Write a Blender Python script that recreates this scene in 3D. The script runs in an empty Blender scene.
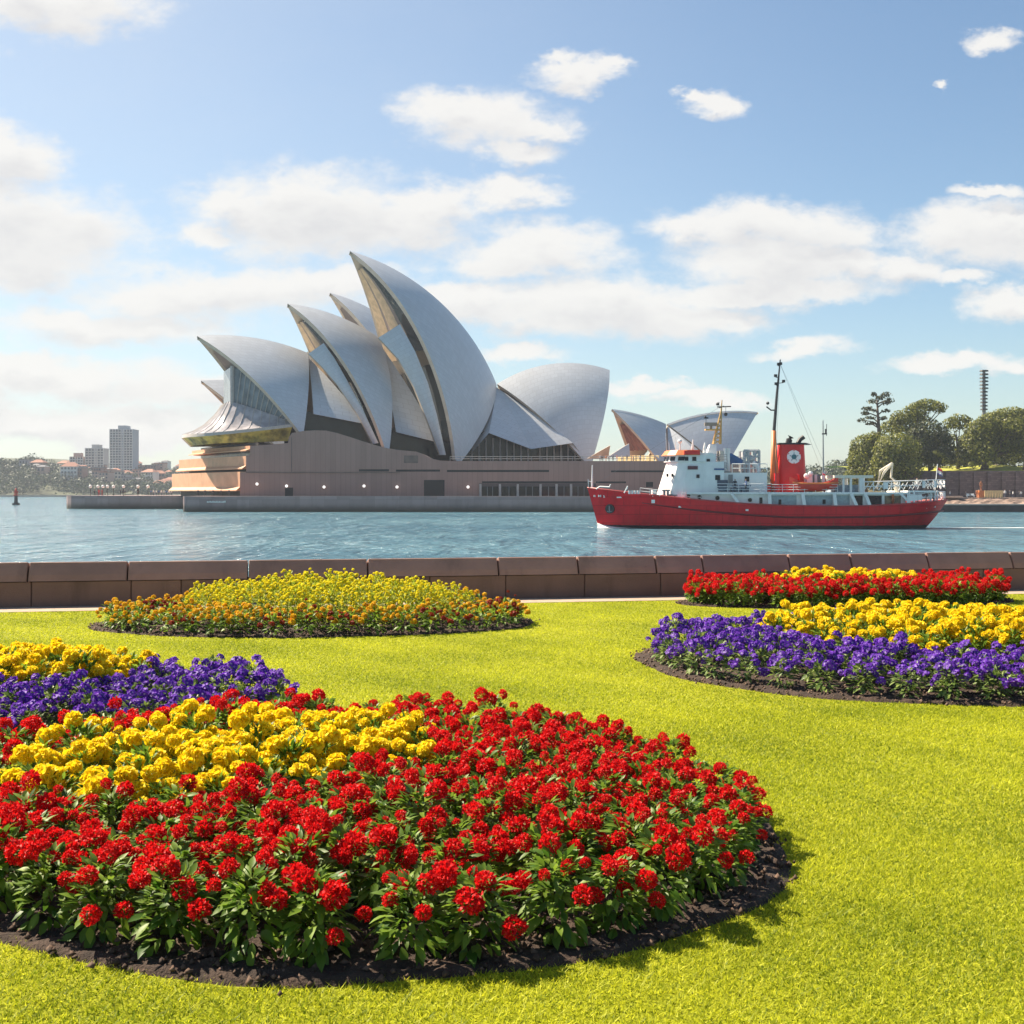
import bpy, math, random
import numpy as np
from mathutils import Vector, Matrix
R = math.radians
random.seed(7); rng = np.random.default_rng(11)
sc = bpy.context.scene
col = sc.collection

# ------------------------------------------------------------------ camera, sky, sun, exposure
FOC = 1200.0; H = 1.8; WATER = -3.0
cam_d = bpy.data.cameras.new('camera'); cam = bpy.data.objects.new('camera', cam_d); col.objects.link(cam)
cam.location = (0, 0, H); cam.rotation_euler = (R(90), 0, 0)
cam_d.sensor_width = 36; cam_d.lens = 36 * FOC / 1024; cam_d.shift_y = -20 / 1024
cam_d.clip_start = 0.1; cam_d.clip_end = 20000
sc.camera = cam
SUN_AZ, SUN_EL = -60.0, 47.0          # degrees clockwise from +Y
sdir = Vector((math.sin(R(SUN_AZ)) * math.cos(R(SUN_EL)), math.cos(R(SUN_AZ)) * math.cos(R(SUN_EL)), math.sin(R(SUN_EL))))
sun_d = bpy.data.lights.new('sun', 'SUN'); sun_d.energy = 5.0; sun_d.angle = R(0.5); sun_d.color = (1.0, 0.86, 0.68)
sun = bpy.data.objects.new('sun', sun_d); col.objects.link(sun)
sun.rotation_euler = sdir.to_track_quat('Z', 'Y').to_euler()
sc.view_settings.view_transform = 'Standard'; sc.view_settings.look = 'None'
sc.view_settings.exposure = 1.4; sc.view_settings.gamma = 1.0
sc.render.resolution_x = 1024; sc.render.resolution_y = 1024

world = bpy.data.worlds.new("World"); sc.world = world; world.use_nodes = True
world.cycles.sampling_method = 'MANUAL'; world.cycles.sample_map_resolution = 256
wt = world.node_tree; wt.nodes.clear()

def N(t, typ, **kw):
    n = t.nodes.new(typ)
    for k, v in kw.items(): setattr(n, k, v)
    return n
def setin(t, n, i, v):
    if isinstance(v, bpy.types.NodeSocket): t.links.new(v, n.inputs[i])
    elif v is not None: n.inputs[i].default_value = v
def M_(t, op, a, b=None, c=None, clamp=False):
    n = N(t, 'ShaderNodeMath', operation=op); n.use_clamp = clamp
    setin(t, n, 0, a); setin(t, n, 1, b); setin(t, n, 2, c)
    return n.outputs[0]
def V_(t, op, a, b=None, c=None, out=0):
    n = N(t, 'ShaderNodeVectorMath', operation=op)
    setin(t, n, 0, a); setin(t, n, 1, b); setin(t, n, 2, c)
    return n.outputs[out]
def maprange(t, v, a, b, c, d, smooth=True):
    n = N(t, 'ShaderNodeMapRange', interpolation_type='SMOOTHSTEP' if smooth else 'LINEAR')
    for i, x in enumerate((v, a, b, c, d)): setin(t, n, i, x)
    return n.outputs[0]
def mixcol(t, f, a, b, mode='MIX'):
    n = N(t, 'ShaderNodeMix', data_type='RGBA', blend_type=mode)
    setin(t, n, 0, f); setin(t, n, 6, a); setin(t, n, 7, b)
    return n.outputs[2]
def noise(t, vec, scale, detail=4, rough=.55, dist=0.0, out=0):
    n = N(t, 'ShaderNodeTexNoise')
    if vec is not None: t.links.new(vec, n.inputs['Vector'])
    n.inputs['Scale'].default_value = scale; n.inputs['Detail'].default_value = detail
    n.inputs['Roughness'].default_value = rough; n.inputs['Distortion'].default_value = dist
    return n.outputs[out]

# clouds: direction of each cloud on the sky (azimuth tangent, elevation tangent) and its half width and half height, thousandths
CLOUDS = [(70,8,92,28),(20,4,60,26),(2,160,52,26),(-10,150,40,24),(40,238,100,46),(0,225,70,52),(20,268,80,26),(-40,215,90,60),
 (315,212,118,44),(300,190,50,28),(235,205,50,18),(385,218,90,30),(210,232,34,12),(430,205,60,22),(515,197,42,15),(530,250,86,26),(500,262,60,18),
 (485,122,74,27),(452,112,50,20),(530,128,46,14),(510,155,36,16),(578,74,52,15),(555,66,28,9),(620,72,20,7),
 (115,324,118,19),(60,318,60,14),(225,290,130,26),(160,297,90,18),(330,282,90,20),(455,298,80,16),
 (590,302,130,30),(660,314,100,24),(545,316,100,20),(470,312,70,18),(720,318,45,13),
 (760,224,96,24),(700,222,44,15),(812,232,70,20),(780,262,92,30),(760,290,128,15),(850,266,46,20),
 (965,232,72,28),(905,270,44,20),(958,276,28,10),(1010,236,60,32),(1000,306,36,17),
 (806,346,40,11),(955,364,74,10),(1020,370,50,9),(712,105,27,13),(700,98,16,7),(992,41,28,11),(936,87,8,5),(1000,195,42,8),
 (640,388,46,7),(520,352,38,8),(700,400,60,10),
 (60,378,150,20),(190,394,140,16),(20,362,70,14),(40,420,190,16),(150,432,170,12),(-80,390,120,40),
 (1100,250,90,40),(-140,260,110,50),(1180,120,80,30),(-160,60,110,40),(400,-90,150,40),(820,-120,180,50),(100,-160,160,50)]
grp = bpy.data.node_groups.new('cloud_field', 'ShaderNodeTree')
grp.interface.new_socket('UV', in_out='INPUT', socket_type='NodeSocketVector')
grp.interface.new_socket('Field', in_out='OUTPUT', socket_type='NodeSocketFloat')
gi = N(grp, 'NodeGroupInput'); go = N(grp, 'NodeGroupOutput')
acc = None
for (px, py, rx, ry) in CLOUDS:
    u0, v0, a, b = (px - 512) / FOC, (492 - py) / FOC, rx / FOC, ry / FOC
    q = V_(grp, 'MULTIPLY_ADD', gi.outputs[0], (1 / a, 1 / b, 0), (-u0 / a, -v0 / b, 0))
    d = V_(grp, 'LENGTH', q, out=1)
    if acc is None: acc = d
    else:
        n = N(grp, 'ShaderNodeMath', operation='SMOOTH_MIN'); setin(grp, n, 0, acc); setin(grp, n, 1, d); n.inputs[2].default_value = 0.22
        acc = n.outputs[0]
grp.links.new(acc, go.inputs[0])

tc = N(wt, 'ShaderNodeTexCoord')
sp = N(wt, 'ShaderNodeSeparateXYZ'); wt.links.new(tc.outputs['Generated'], sp.inputs[0])
yy = M_(wt, 'MAXIMUM', sp.outputs[1], 0.02)
cb = N(wt, 'ShaderNodeCombineXYZ'); setin(wt, cb, 0, M_(wt, 'DIVIDE', sp.outputs[0], yy)); setin(wt, cb, 1, M_(wt, 'DIVIDE', sp.outputs[2], yy))
uv = cb.outputs[0]
uvs = V_(wt, 'MULTIPLY', uv, (1.0, 1.7, 1.0))
n1 = noise(wt, uvs, 9, 7, .58, 0, 1)           # colour output used as a displacement vector
dis = V_(wt, 'MULTIPLY', V_(wt, 'SUBTRACT', n1, (.5, .5, .5)), (.10, .045, 0))
n1b = noise(wt, uvs, 42, 5, .6, 0, 1)
dis2 = V_(wt, 'MULTIPLY', V_(wt, 'SUBTRACT', n1b, (.5, .5, .5)), (.030, .022, 0))
uvd = V_(wt, 'ADD', uv, V_(wt, 'ADD', dis, dis2))
def field(vec):
    g = N(wt, 'ShaderNodeGroup'); g.node_tree = grp; wt.links.new(vec, g.inputs[0]); return g.outputs[0]
f0 = field(uvd)
fup = field(V_(wt, 'ADD', uvd, (-.006, .016, 0)))
nf = noise(wt, uvs, 26, 9, .68)
fn = M_(wt, 'ADD', f0, M_(wt, 'MULTIPLY', M_(wt, 'SUBTRACT', nf, .5), 1.45))
dens = maprange(wt, fn, 1.42, .50, 0, 1)
front = maprange(wt, sp.outputs[1], .03, .15, 0, 1)
dens = M_(wt, 'MULTIPLY', dens, front)
above = M_(wt, 'MULTIPLY', maprange(wt, fup, 1.05, .2, 0, 1), 1.0)
relief = M_(wt, 'MULTIPLY', M_(wt, 'SUBTRACT', noise(wt, uvs, 17, 6, .6), .42), 2.0, clamp=True)
shade = M_(wt, 'MULTIPLY', above, M_(wt, 'ADD', .35, relief), clamp=True)
sky = N(wt, 'ShaderNodeTexSky', sky_type='NISHITA'); sky.sun_disc = False
sky.sun_elevation = R(SUN_EL); sky.sun_rotation = R(SUN_AZ); sky.air_density = 1.0; sky.dust_density = 0.8; sky.ozone_density = 1.6
SKY_STR = 0.056
ccol = mixcol(wt, shade, (6.5, 6.35, 6.1, 1), (4.9, 4.85, 4.9, 1))
skyb = mixcol(wt, 1.0, sky.outputs[0], (.92, 1.0, 1.0, 1), 'MULTIPLY')
sxy = N(wt, 'ShaderNodeSeparateXYZ'); wt.links.new(uv, sxy.inputs[0])
veil = M_(wt, 'MULTIPLY', maprange(wt, sxy.outputs[0], .42, -.5, 0, .34), M_(wt, 'ADD', .6, M_(wt, 'MULTIPLY', noise(wt, uvs, 3.5, 5, .6), .8)))      # thin high cloud towards the sun
skyb = mixcol(wt, M_(wt, 'MULTIPLY', veil, front), skyb, (5.6, 5.75, 5.85, 1))
skycol = mixcol(wt, M_(wt, 'MULTIPLY', dens, .93), skyb, ccol)
bg = N(wt, 'ShaderNodeBackground'); wt.links.new(skycol, bg.inputs[0]); bg.inputs[1].default_value = SKY_STR
wo = N(wt, 'ShaderNodeOutputWorld'); wt.links.new(bg.outputs[0], wo.inputs[0])

# ------------------------------------------------------------------ helpers
def at(px, py, Y): return Vector(((px - 512) / FOC * Y, Y, H + (492 - py) / FOC * Y))
def X(px, Y): return (px - 512) / FOC * Y
def Z(py, Y): return H + (492 - py) / FOC * Y

class MB:
    def __init__(s): s.v = []; s.f = []; s.m = []; s.uv = None
    def add(s, vs, fs, m=0):
        o = len(s.v); s.v += [tuple(v) for v in vs]; s.f += [tuple(i + o for i in f) for f in fs]; s.m += [m] * len(fs)
    def box(s, x0, x1, y0, y1, z0, z1, m=0, rot=None, piv=None):
        vs = [Vector(p) for p in ((x0,y0,z0),(x1,y0,z0),(x1,y1,z0),(x0,y1,z0),(x0,y0,z1),(x1,y0,z1),(x1,y1,z1),(x0,y1,z1))]
        if rot is not None:
            c = piv or Vector(((x0+x1)/2, (y0+y1)/2, (z0+z1)/2)); vs = [rot @ (v - c) + c for v in vs]
        s.add(vs, [(0,3,2,1),(4,5,6,7),(0,1,5,4),(1,2,6,5),(2,3,7,6),(3,0,4,7)], m)
    def tube(s, pts, r, n=6, m=0, cap=True):
        pts = [Vector(p) for p in pts]; rs = r if isinstance(r, (list, tuple)) else [r] * len(pts)
        vs = []; fs = []
        for i, p in enumerate(pts):
            d = (pts[min(i+1, len(pts)-1)] - pts[max(i-1, 0)]).normalized()
            a = d.orthogonal().normalized() if abs(d.z) > .9 else d.cross(Vector((0,0,1))).normalized()
            b = d.cross(a)
            for k in range(n):
                t = 2*math.pi*k/n; vs.append(p + a*math.cos(t)*rs[i] + b*math.sin(t)*rs[i])
        for i in range(len(pts)-1):
            for k in range(n):
                k2 = (k+1) % n; fs.append((i*n+k, i*n+k2, (i+1)*n+k2, (i+1)*n+k))
        if cap: fs.append(tuple(range(n-1, -1, -1))); fs.append(tuple((len(pts)-1)*n + k for k in range(n)))
        s.add(vs, fs, m)
    def prism(s, poly, ext, m=0):
        """poly: 3-D points of one face, ext: extrusion vector"""
        n = len(poly); p = [Vector(q) for q in poly]; e = Vector(ext)
        s.add(p + [q + e for q in p], [tuple(range(n)), tuple(range(2*n-1, n-1, -1))] + [(i, i+n, (i+1) % n + n, (i+1) % n) for i in range(n)], m)
    def ball(s, c, r, nu=10, nv=7, m=0, sc3=(1,1,1)):
        vs = []; fs = []; c = Vector(c)
        for j in range(nv+1):
            t = math.pi*j/nv
            for i in range(nu):
                a = 2*math.pi*i/nu; vs.append(c + Vector((math.sin(t)*math.cos(a)*r*sc3[0], math.sin(t)*math.sin(a)*r*sc3[1], math.cos(t)*r*sc3[2])))
        for j in range(nv):
            for i in range(nu):
                i2 = (i+1) % nu; fs.append((j*nu+i, (j+1)*nu+i, (j+1)*nu+i2, j*nu+i2))
        s.add(vs, fs, m)
    def grid(s, rows, m=0, flip=False):
        nr, nc = len(rows), len(rows[0]); vs = [p for r in rows for p in r]; fs = []
        for i in range(nr-1):
            for j in range(nc-1):
                q = (i*nc+j, i*nc+j+1, (i+1)*nc+j+1, (i+1)*nc+j); fs.append(q[::-1] if flip else q)
        s.add(vs, fs, m)
    def mesh(s, name, mats, smooth=False):
        me = bpy.data.meshes.new(name); me.from_pydata(s.v, [], s.f)
        for m in (mats if isinstance(mats, (list, tuple)) else [mats]): me.materials.append(m)
        me.polygons.foreach_set('material_index', s.m)
        if smooth: me.polygons.foreach_set('use_smooth', [True]*len(s.f))
        if s.uv:
            l = me.uv_layers.new(name='UVMap'); idx = np.zeros(len(me.loops), dtype=np.int32); me.loops.foreach_get('vertex_index', idx)
            l.data.foreach_set('uv', np.array(s.uv, dtype=np.float32)[idx].ravel())
        me.update(); return me
    def build(s, name, mats, parent=None, smooth=False):
        o = bpy.data.objects.new(name, s.mesh(name, mats, smooth)); col.objects.link(o)
        if parent is not None:
            o.parent = parent; o.matrix_parent_inverse = Matrix.Translation(-pworld(parent))
        return o
def pworld(o):
    p = Vector((0,0,0))
    while o is not None: p += o.location if o.parent is None else (o.location + o.matrix_parent_inverse.to_translation()); o = o.parent
    return p
def tag(o, label=None, cat=None, group=None, kind=None):
    if label: o['label'] = label
    if cat: o['category'] = cat
    if group: o['group'] = group
    if kind: o['kind'] = kind
    return o
def thing(name, loc, label, cat, group=None):
    o = bpy.data.objects.new(name, None); col.objects.link(o); o.location = loc; o.empty_display_size = .2
    return tag(o, label, cat, group)

def np_mesh(name, verts, faces_flat, nper, mats, attrs=None, smooth=False):
    """verts (n,3), faces_flat (m*nper) -> mesh with equal-sized faces"""
    me = bpy.data.meshes.new(name); nv = len(verts); nf = len(faces_flat)//nper
    me.vertices.add(nv); me.vertices.foreach_set('co', np.asarray(verts, dtype=np.float32).ravel())
    me.loops.add(nf*nper); me.loops.foreach_set('vertex_index', np.asarray(faces_flat, dtype=np.int32).ravel())
    me.polygons.add(nf); me.polygons.foreach_set('loop_start', np.arange(0, nf*nper, nper, dtype=np.int32))
    if smooth: me.polygons.foreach_set('use_smooth', np.ones(nf, dtype=bool))
    for m in (mats if isinstance(mats, (list, tuple)) else [mats]): me.materials.append(m)
    for k, v in (attrs or {}).items():
        a = me.attributes.new(k, 'FLOAT', 'POINT'); a.data.foreach_set('value', np.asarray(v, dtype=np.float32))
    me.update(calc_edges=True); me.validate(); return me
def link(name, me, parent=None):
    o = bpy.data.objects.new(name, me); col.objects.link(o)
    if parent is not None: o.parent = parent; o.matrix_parent_inverse = Matrix.Translation(-pworld(parent))
    return o

# ------------------------------------------------------------------ materials
def new_mat(name):
    m = bpy.data.materials.new(name); m.use_nodes = True; t = m.node_tree; t.nodes.clear()
    b = N(t, 'ShaderNodeBsdfPrincipled'); o = N(t, 'ShaderNodeOutputMaterial'); t.links.new(b.outputs[0], o.inputs[0])
    return m, t, b, o
def mat(name, c, rough=.6, var=.15, scale=3.0, bump=0.0, bscale=None, metal=0.0, spec=.5, stain=0.0):
    m, t, b, o = new_mat(name)
    g = N(t, 'ShaderNodeNewGeometry'); pos = g.outputs['Position']
    c1 = tuple(x*(1-var) for x in c) + (1,); c2 = tuple(min(1, x*(1+var)) for x in c) + (1,)
    cc = mixcol(t, maprange(t, noise(t, pos, scale, 5), .3, .7, 0, 1), c1, c2)
    if stain:
        sv = V_(t, 'MULTIPLY', pos, (1.6, 1.6, .25))
        cc = mixcol(t, M_(t, 'MULTIPLY', maprange(t, noise(t, sv, scale*.6, 5, .65), .52, .75, 0, 1), stain), cc, tuple(x*.45 for x in c)+(1,))
    t.links.new(cc, b.inputs['Base Color'])
    b.inputs['Roughness'].default_value = rough; b.inputs['Metallic'].default_value = metal; b.inputs['Specular IOR Level'].default_value = spec
    if bump:
        bn = N(t, 'ShaderNodeBump'); bn.inputs['Strength'].default_value = bump; bn.inputs['Distance'].default_value = .02
        t.links.new(noise(t, pos, bscale or scale*6, 6), bn.inputs['Height']); t.links.new(bn.outputs[0], b.inputs['Normal'])
    return m
def leafy(name, dark, light, trans=.35, rough=.45, attr=None, spec=.4):
    """leaf or petal: diffuse + light passing through; tint varies leaf by leaf"""
    m, t, b, o = new_mat(name)
    if attr: a = N(t, 'ShaderNodeAttribute', attribute_name=attr); f = a.outputs['Fac']
    else: g = N(t, 'ShaderNodeNewGeometry'); f = g.outputs['Random Per Island']
    cc = mixcol(t, f, tuple(dark)+(1,), tuple(light)+(1,))
    t.links.new(cc, b.inputs['Base Color']); b.inputs['Roughness'].default_value = rough; b.inputs['Specular IOR Level'].default_value = spec
    tr = N(t, 'ShaderNodeBsdfTranslucent'); t.links.new(cc, tr.inputs[0])
    mx = N(t, 'ShaderNodeMixShader'); mx.inputs[0].default_value = trans
    t.links.new(b.outputs[0], mx.inputs[1]); t.links.new(tr.outputs[0], mx.inputs[2]); t.links.new(mx.outputs[0], o.inputs[0])
    return m
def glassy(name, c, rough=.08, var=.3):
    m = mat(name, c, rough, var, .4); m.node_tree.nodes['Principled BSDF'].inputs['Specular IOR Level'].default_value = .18; return m

def panel_mat(name, c, bw, bh, mortar, dark=.6, rough=.75, var=.12, offset=0.0, stain=.25):
    m, t, b, o = new_mat(name)
    g = N(t, 'ShaderNodeNewGeometry'); s3 = N(t, 'ShaderNodeSeparateXYZ'); t.links.new(g.outputs['Position'], s3.inputs[0])
    cbn = N(t, 'ShaderNodeCombineXYZ'); setin(t, cbn, 0, M_(t, 'ADD', s3.outputs[0], s3.outputs[1])); setin(t, cbn, 1, s3.outputs[2])
    br = N(t, 'ShaderNodeTexBrick'); br.offset = offset
    t.links.new(cbn.outputs[0], br.inputs['Vector'])
    br.inputs['Color1'].default_value = tuple(x*(1-var) for x in c)+(1,); br.inputs['Color2'].default_value = tuple(min(1,x*(1+var)) for x in c)+(1,)
    br.inputs['Mortar'].default_value = tuple(x*dark for x in c)+(1,); br.inputs['Scale'].default_value = 1
    br.inputs['Mortar Size'].default_value = mortar; br.inputs['Brick Width'].default_value = bw; br.inputs['Row Height'].default_value = bh
    br.inputs['Mortar Smooth'].default_value = .2
    cc = br.outputs[0]
    sv = V_(t, 'MULTIPLY', g.outputs['Position'], (1, 1, .2))
    cc = mixcol(t, M_(t, 'MULTIPLY', maprange(t, noise(t, sv, .35, 6, .65), .45, .75, 0, 1), stain), cc, tuple(x*.55 for x in c)+(1,))
    t.links.new(cc, b.inputs['Base Color']); b.inputs['Roughness'].default_value = rough
    return m

m_tile, t, b, o = new_mat('shell_tile')
u = N(t, 'ShaderNodeUVMap'); br = N(t, 'ShaderNodeTexBrick'); br.offset = .5
t.links.new(u.outputs[0], br.inputs['Vector']); br.inputs['Scale'].default_value = 1
br.inputs['Color1'].default_value = (.51,.53,.55,1); br.inputs['Color2'].default_value = (.56,.58,.60,1); br.inputs['Mortar'].default_value = (.455,.465,.475,1)
br.inputs['Mortar Size'].default_value = .09; br.inputs['Brick Width'].default_value = 2.2; br.inputs['Row Height'].default_value = 1.6; br.inputs['Mortar Smooth'].default_value = .6
g = N(t, 'ShaderNodeNewGeometry')
cc = mixcol(t, M_(t, 'MULTIPLY', maprange(t, noise(t, g.outputs['Position'], .12, 5), .45, .75, 0, 1), .25), br.outputs[0], (.45,.44,.42,1))
t.links.new(cc, b.inputs['Base Color']); b.inputs['Roughness'].default_value = .32
m_conc = mat('cream_concrete', (.50,.42,.33), .8, .1, .5, stain=.25)
m_bronze = mat('bronze_louvre', (.52,.36,.20), .45, .2, .6)
m_brown = mat('brown_louvre', (.16,.11,.09), .6, .2, .6)
m_glassd = glassy('dark_glass', (.012,.018,.022))
m_glassb = glassy('blue_grey_glass', (.16,.19,.21), .15)
m_glassl = glassy('pale_glass', (.36,.34,.35), .2)
m_amber = glassy('amber_glass', (.42,.30,.06), .15, .7)  # gold of reflection and interior is painted into the glass colour
m_podium = panel_mat('podium_granite', (.33,.20,.165), 1.25, 30, .07, .84, var=.06)
m_terr = mat('terrace_granite', (.60,.33,.19), .7, .1, .4, stain=.2)
m_prom = panel_mat('promenade_stone', (.31,.225,.215), 3.0, 30, .04, .8, stain=.5)
t = m_prom.node_tree; b = t.nodes['Principled BSDF']; g = N(t, 'ShaderNodeNewGeometry'); s3 = N(t, 'ShaderNodeSeparateXYZ'); t.links.new(g.outputs['Position'], s3.inputs[0])
tide = maprange(t, M_(t, 'ADD', s3.outputs[2], M_(t, 'MULTIPLY', noise(t, g.outputs['Position'], .5, 4), .6)), WATER+2.6, WATER+.5, 0, 1)      # weed below the tide line
old = b.inputs['Base Color'].links[0].from_socket; t.links.new(mixcol(t, tide, old, (.055,.05,.035,1)), b.inputs['Base Color'])
m_dark = mat('dark_opening', (.012,.011,.012), .6)
m_pale = mat('pale_stone', (.42,.38,.35), .7)
m_lampw = mat('white_globe', (.85,.84,.8), .4, .02)
m_lamp = mat('lit_lamp', (.9,.88,.84), .4, .02); m_lamp.node_tree.nodes['Principled BSDF'].inputs['Emission Color'].default_value = (1,.93,.85,1); m_lamp.node_tree.nodes['Principled BSDF'].inputs['Emission Strength'].default_value = .5
m_metal = mat('grey_metal', (.22,.23,.24), .45, .1, metal=.3)
m_black = mat('black_metal', (.02,.02,.022), .5)

# ------------------------------------------------------------------ ground, water
WX0, WY0, WSL = -7.94, 18.6, .196                  # line of the sea wall's base
def wall_y(x): return WY0 + (x - WX0) * WSL
m_lawn, t, b, o = new_mat('lawn_ground')
g = N(t, 'ShaderNodeNewGeometry'); pos = g.outputs['Position']
cc = mixcol(t, maprange(t, noise(t, pos, .5, 5), .35, .65, 0, 1), (.23,.26,.010,1), (.37,.37,.026,1))
cc = mixcol(t, maprange(t, noise(t, pos, 55, 4), .35, .7, 0, 1), cc, (.17,.19,.012,1))
t.links.new(cc, b.inputs['Base Color']); b.inputs['Roughness'].default_value = .9; b.inputs['Specular IOR Level'].default_value = .1
bn = N(t, 'ShaderNodeBump'); bn.inputs['Strength'].default_value = .8; bn.inputs['Distance'].default_value = .03
t.links.new(noise(t, pos, 60, 4), bn.inputs['Height']); t.links.new(bn.outputs[0], b.inputs['Normal'])
mb = MB(); mb.prism([(-70,-60,0),(70,-60,0),(70,wall_y(70)+.45,0),(-70,wall_y(-70)+.45,0)], (0,0,-7)); tag(mb.build('lawn', m_lawn), kind='structure')
m_path = mat('path_gravel', (.36,.27,.20), .9, .15, 6, .4)
mb = MB(); mb.prism([(-60,wall_y(-60)-.75,.006),(60,wall_y(60)-.75,.006),(60,wall_y(60)+.1,.006),(-60,wall_y(-60)+.1,.006)], (0,0,-.1)); tag(mb.build('path', m_path), kind='structure')

m_water, t, b, o = new_mat('harbour_water')
g = N(t, 'ShaderNodeNewGeometry'); pos = g.outputs['Position']
pv = V_(t, 'MULTIPLY', pos, (.8, 1.0, 1.0))
hD = noise(t, V_(t, 'MULTIPLY', pos, (.22, .06, 1)), 1.0, 3, .55, .3); hA = noise(t, pv, .16, 4, .6, .4); hB = noise(t, pv, .55, 5, .62, .5); hC = noise(t, pv, .035, 3, .5)
hh = M_(t, 'ADD', M_(t, 'MULTIPLY', hA, 2.0), M_(t, 'ADD', M_(t, 'MULTIPLY', hB, 1.1), M_(t, 'MULTIPLY', hD, 1.9)))
bn = N(t, 'ShaderNodeBump'); bn.inputs['Strength'].default_value = 1.0; bn.inputs['Distance'].default_value = 1.0
t.links.new(hh, bn.inputs['Height']); t.links.new(bn.outputs[0], b.inputs['Normal'])
cc = mixcol(t, maprange(t, hC, .35, .65, 0, 1), (.065,.165,.225,1), (.11,.235,.295,1))
t.links.new(cc, b.inputs['Base Color']); b.inputs['Roughness'].default_value = .12; b.inputs['IOR'].default_value = 1.33
mb = MB(); mb.add([(-9000,10,WATER),(9000,10,WATER),(9000,9000,WATER),(-9000,9000,WATER)], [(0,1,2,3)]); tag(mb.build('water', m_water), kind='structure')

# ------------------------------------------------------------------ opera house
oh = thing('opera_house', at(400, 497, 320), 'white sail-roofed opera house on a brown granite podium across the water', 'building')
def sphere4(a, b_, c_, d_):
    A = np.array([[2*(q-a)[i] for i in range(3)] for q in (b_, c_, d_)]); bb = np.array([q.dot(q)-a.dot(a) for q in (b_, c_, d_)])
    return Vector(np.linalg.solve(A, bb))
def slerp(a, b_, t):
    an = a.normalized(); bn_ = b_.normalized(); w = math.acos(max(-1, min(1, an.dot(bn_))))
    if w < 1e-5: return a.lerp(b_, t)
    return ((an*math.sin((1-t)*w) + bn_*math.sin(t*w))/math.sin(w)) * (a.length*(1-t)+b_.length*t)
class Hall:
    def __init__(s, cpx, D, phi):
        s.c = Vector((X(cpx, D), D, 0)); p = R(phi); s.n = Vector((math.sin(p), -math.cos(p), 0)); s.a = Vector((-math.cos(p), -math.sin(p), 0))
    def hit(s, px, py, w=0.0):
        d = Vector(((px-512)/FOC, 1, (492-py)/FOC)); o = Vector((0,0,H)); c = s.c + s.n*w
        return o + d*(s.n.dot(c-o)/s.n.dot(d))
    def mir(s, p): return p - s.n*(2*s.n.dot(p - s.c))
def half_shell(hall, P, Mp, Rr, Ff, nt=22, nr=22, th=1.1):
    c = sphere4(P, Mp, Rr, Ff)
    cp = c - hall.n*hall.n.dot(c - hall.c)                 # centre of the ridge circle, in the hall's plane
    outer = []
    for i in range(nt+1):
        Q = cp + slerp(P-cp, Rr-cp, i/nt)
        outer.append([c + slerp(Ff-c, Q-c, .03+.97*j/nr) for j in range(nr+1)])
    inner = [[p + (c-p).normalized()*th for p in row] for row in outer]
    return c, outer, inner
def build_shell(hall, spec, name='roof_shell', th=1.1):
    P, Mp, Rr = [hall.hit(*spec[i]) for i in range(3)]; Ff = hall.hit(*spec[3], spec[4])
    c, out, inn = half_shell(hall, P, Mp, Rr, Ff, th=th)
    mb = MB(); mb.uv = []
    nt, nr = len(out), len(out[0]); L = (P-Rr).length; Lr = (P-Ff).length
    for side in (0, 1):
        tr = (lambda p: p) if side == 0 else hall.mir
        def uvg(): return [(L*i/(nt-1)*(.35+.65*j/(nr-1)), Lr*j/(nr-1)) for i in range(nt) for j in range(nr)]
        mb.grid([[tr(p) for p in r] for r in out], 0, side == 1); mb.uv += uvg()
        mb.grid([[tr(p) for p in r] for r in inn], 1, side == 0); mb.uv += uvg()
        for edge_o, edge_i in ((out[0], inn[0]), (out[-1], inn[-1])):
            mb.grid([[tr(p) for p in edge_o], [tr(p) for p in edge_i]], 1); mb.uv += [(0,0)]*(2*nr)
        mb.grid([[tr(r[0]) for r in out], [tr(r[0]) for r in inn]], 1); mb.uv += [(0,0)]*(2*nt)
    o = mb.build(name, [m_tile, m_conc], oh, smooth=True)
    # smooth shading split at sharp edges
    md = o.data
    try: md.set_sharp_from_angle(angle=R(40))
    except Exception: pass
    return o, out, inn
def louvre(hall, edge, shell, zmin, back, ncol, fold, mt, name='louvre_wall', inset=.96, zmax=1e9):
    """folded wall closing a shell's mouth, set back behind its edge"""
    mb = MB(); rows = []; ptop = max(p.z for p in edge)
    for p in reversed(edge):
        if p.z > ptop - 2.5: continue
        if p.z < zmin or p.z > zmax: continue
        q = hall.mir(p); mid = (p+q)/2; row = []
        for k in range(ncol+1):
            f = k/ncol; w = mid + (q.lerp(p, f)-mid)*inset
            fz = fold*min(1, (ptop - p.z)/14 + .15); row.append(w - hall.a*(back + fz*(k % 2)) - Vector((0,0,.35*abs(back + fz*(k % 2)))))
        rows.append(row)
    if len(rows) > 1:
        if isinstance(mt, list):
            for i in range(len(rows)-1):
                for k in range(ncol): mb.add([rows[i][k], rows[i][k+1], rows[i+1][k+1], rows[i+1][k]], [(0,1,2,3)], min(k % 2, 1) if k < ncol-1 else 2)
        else: mb.grid(rows)
        return mb.build(name, mt, shell)
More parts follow.
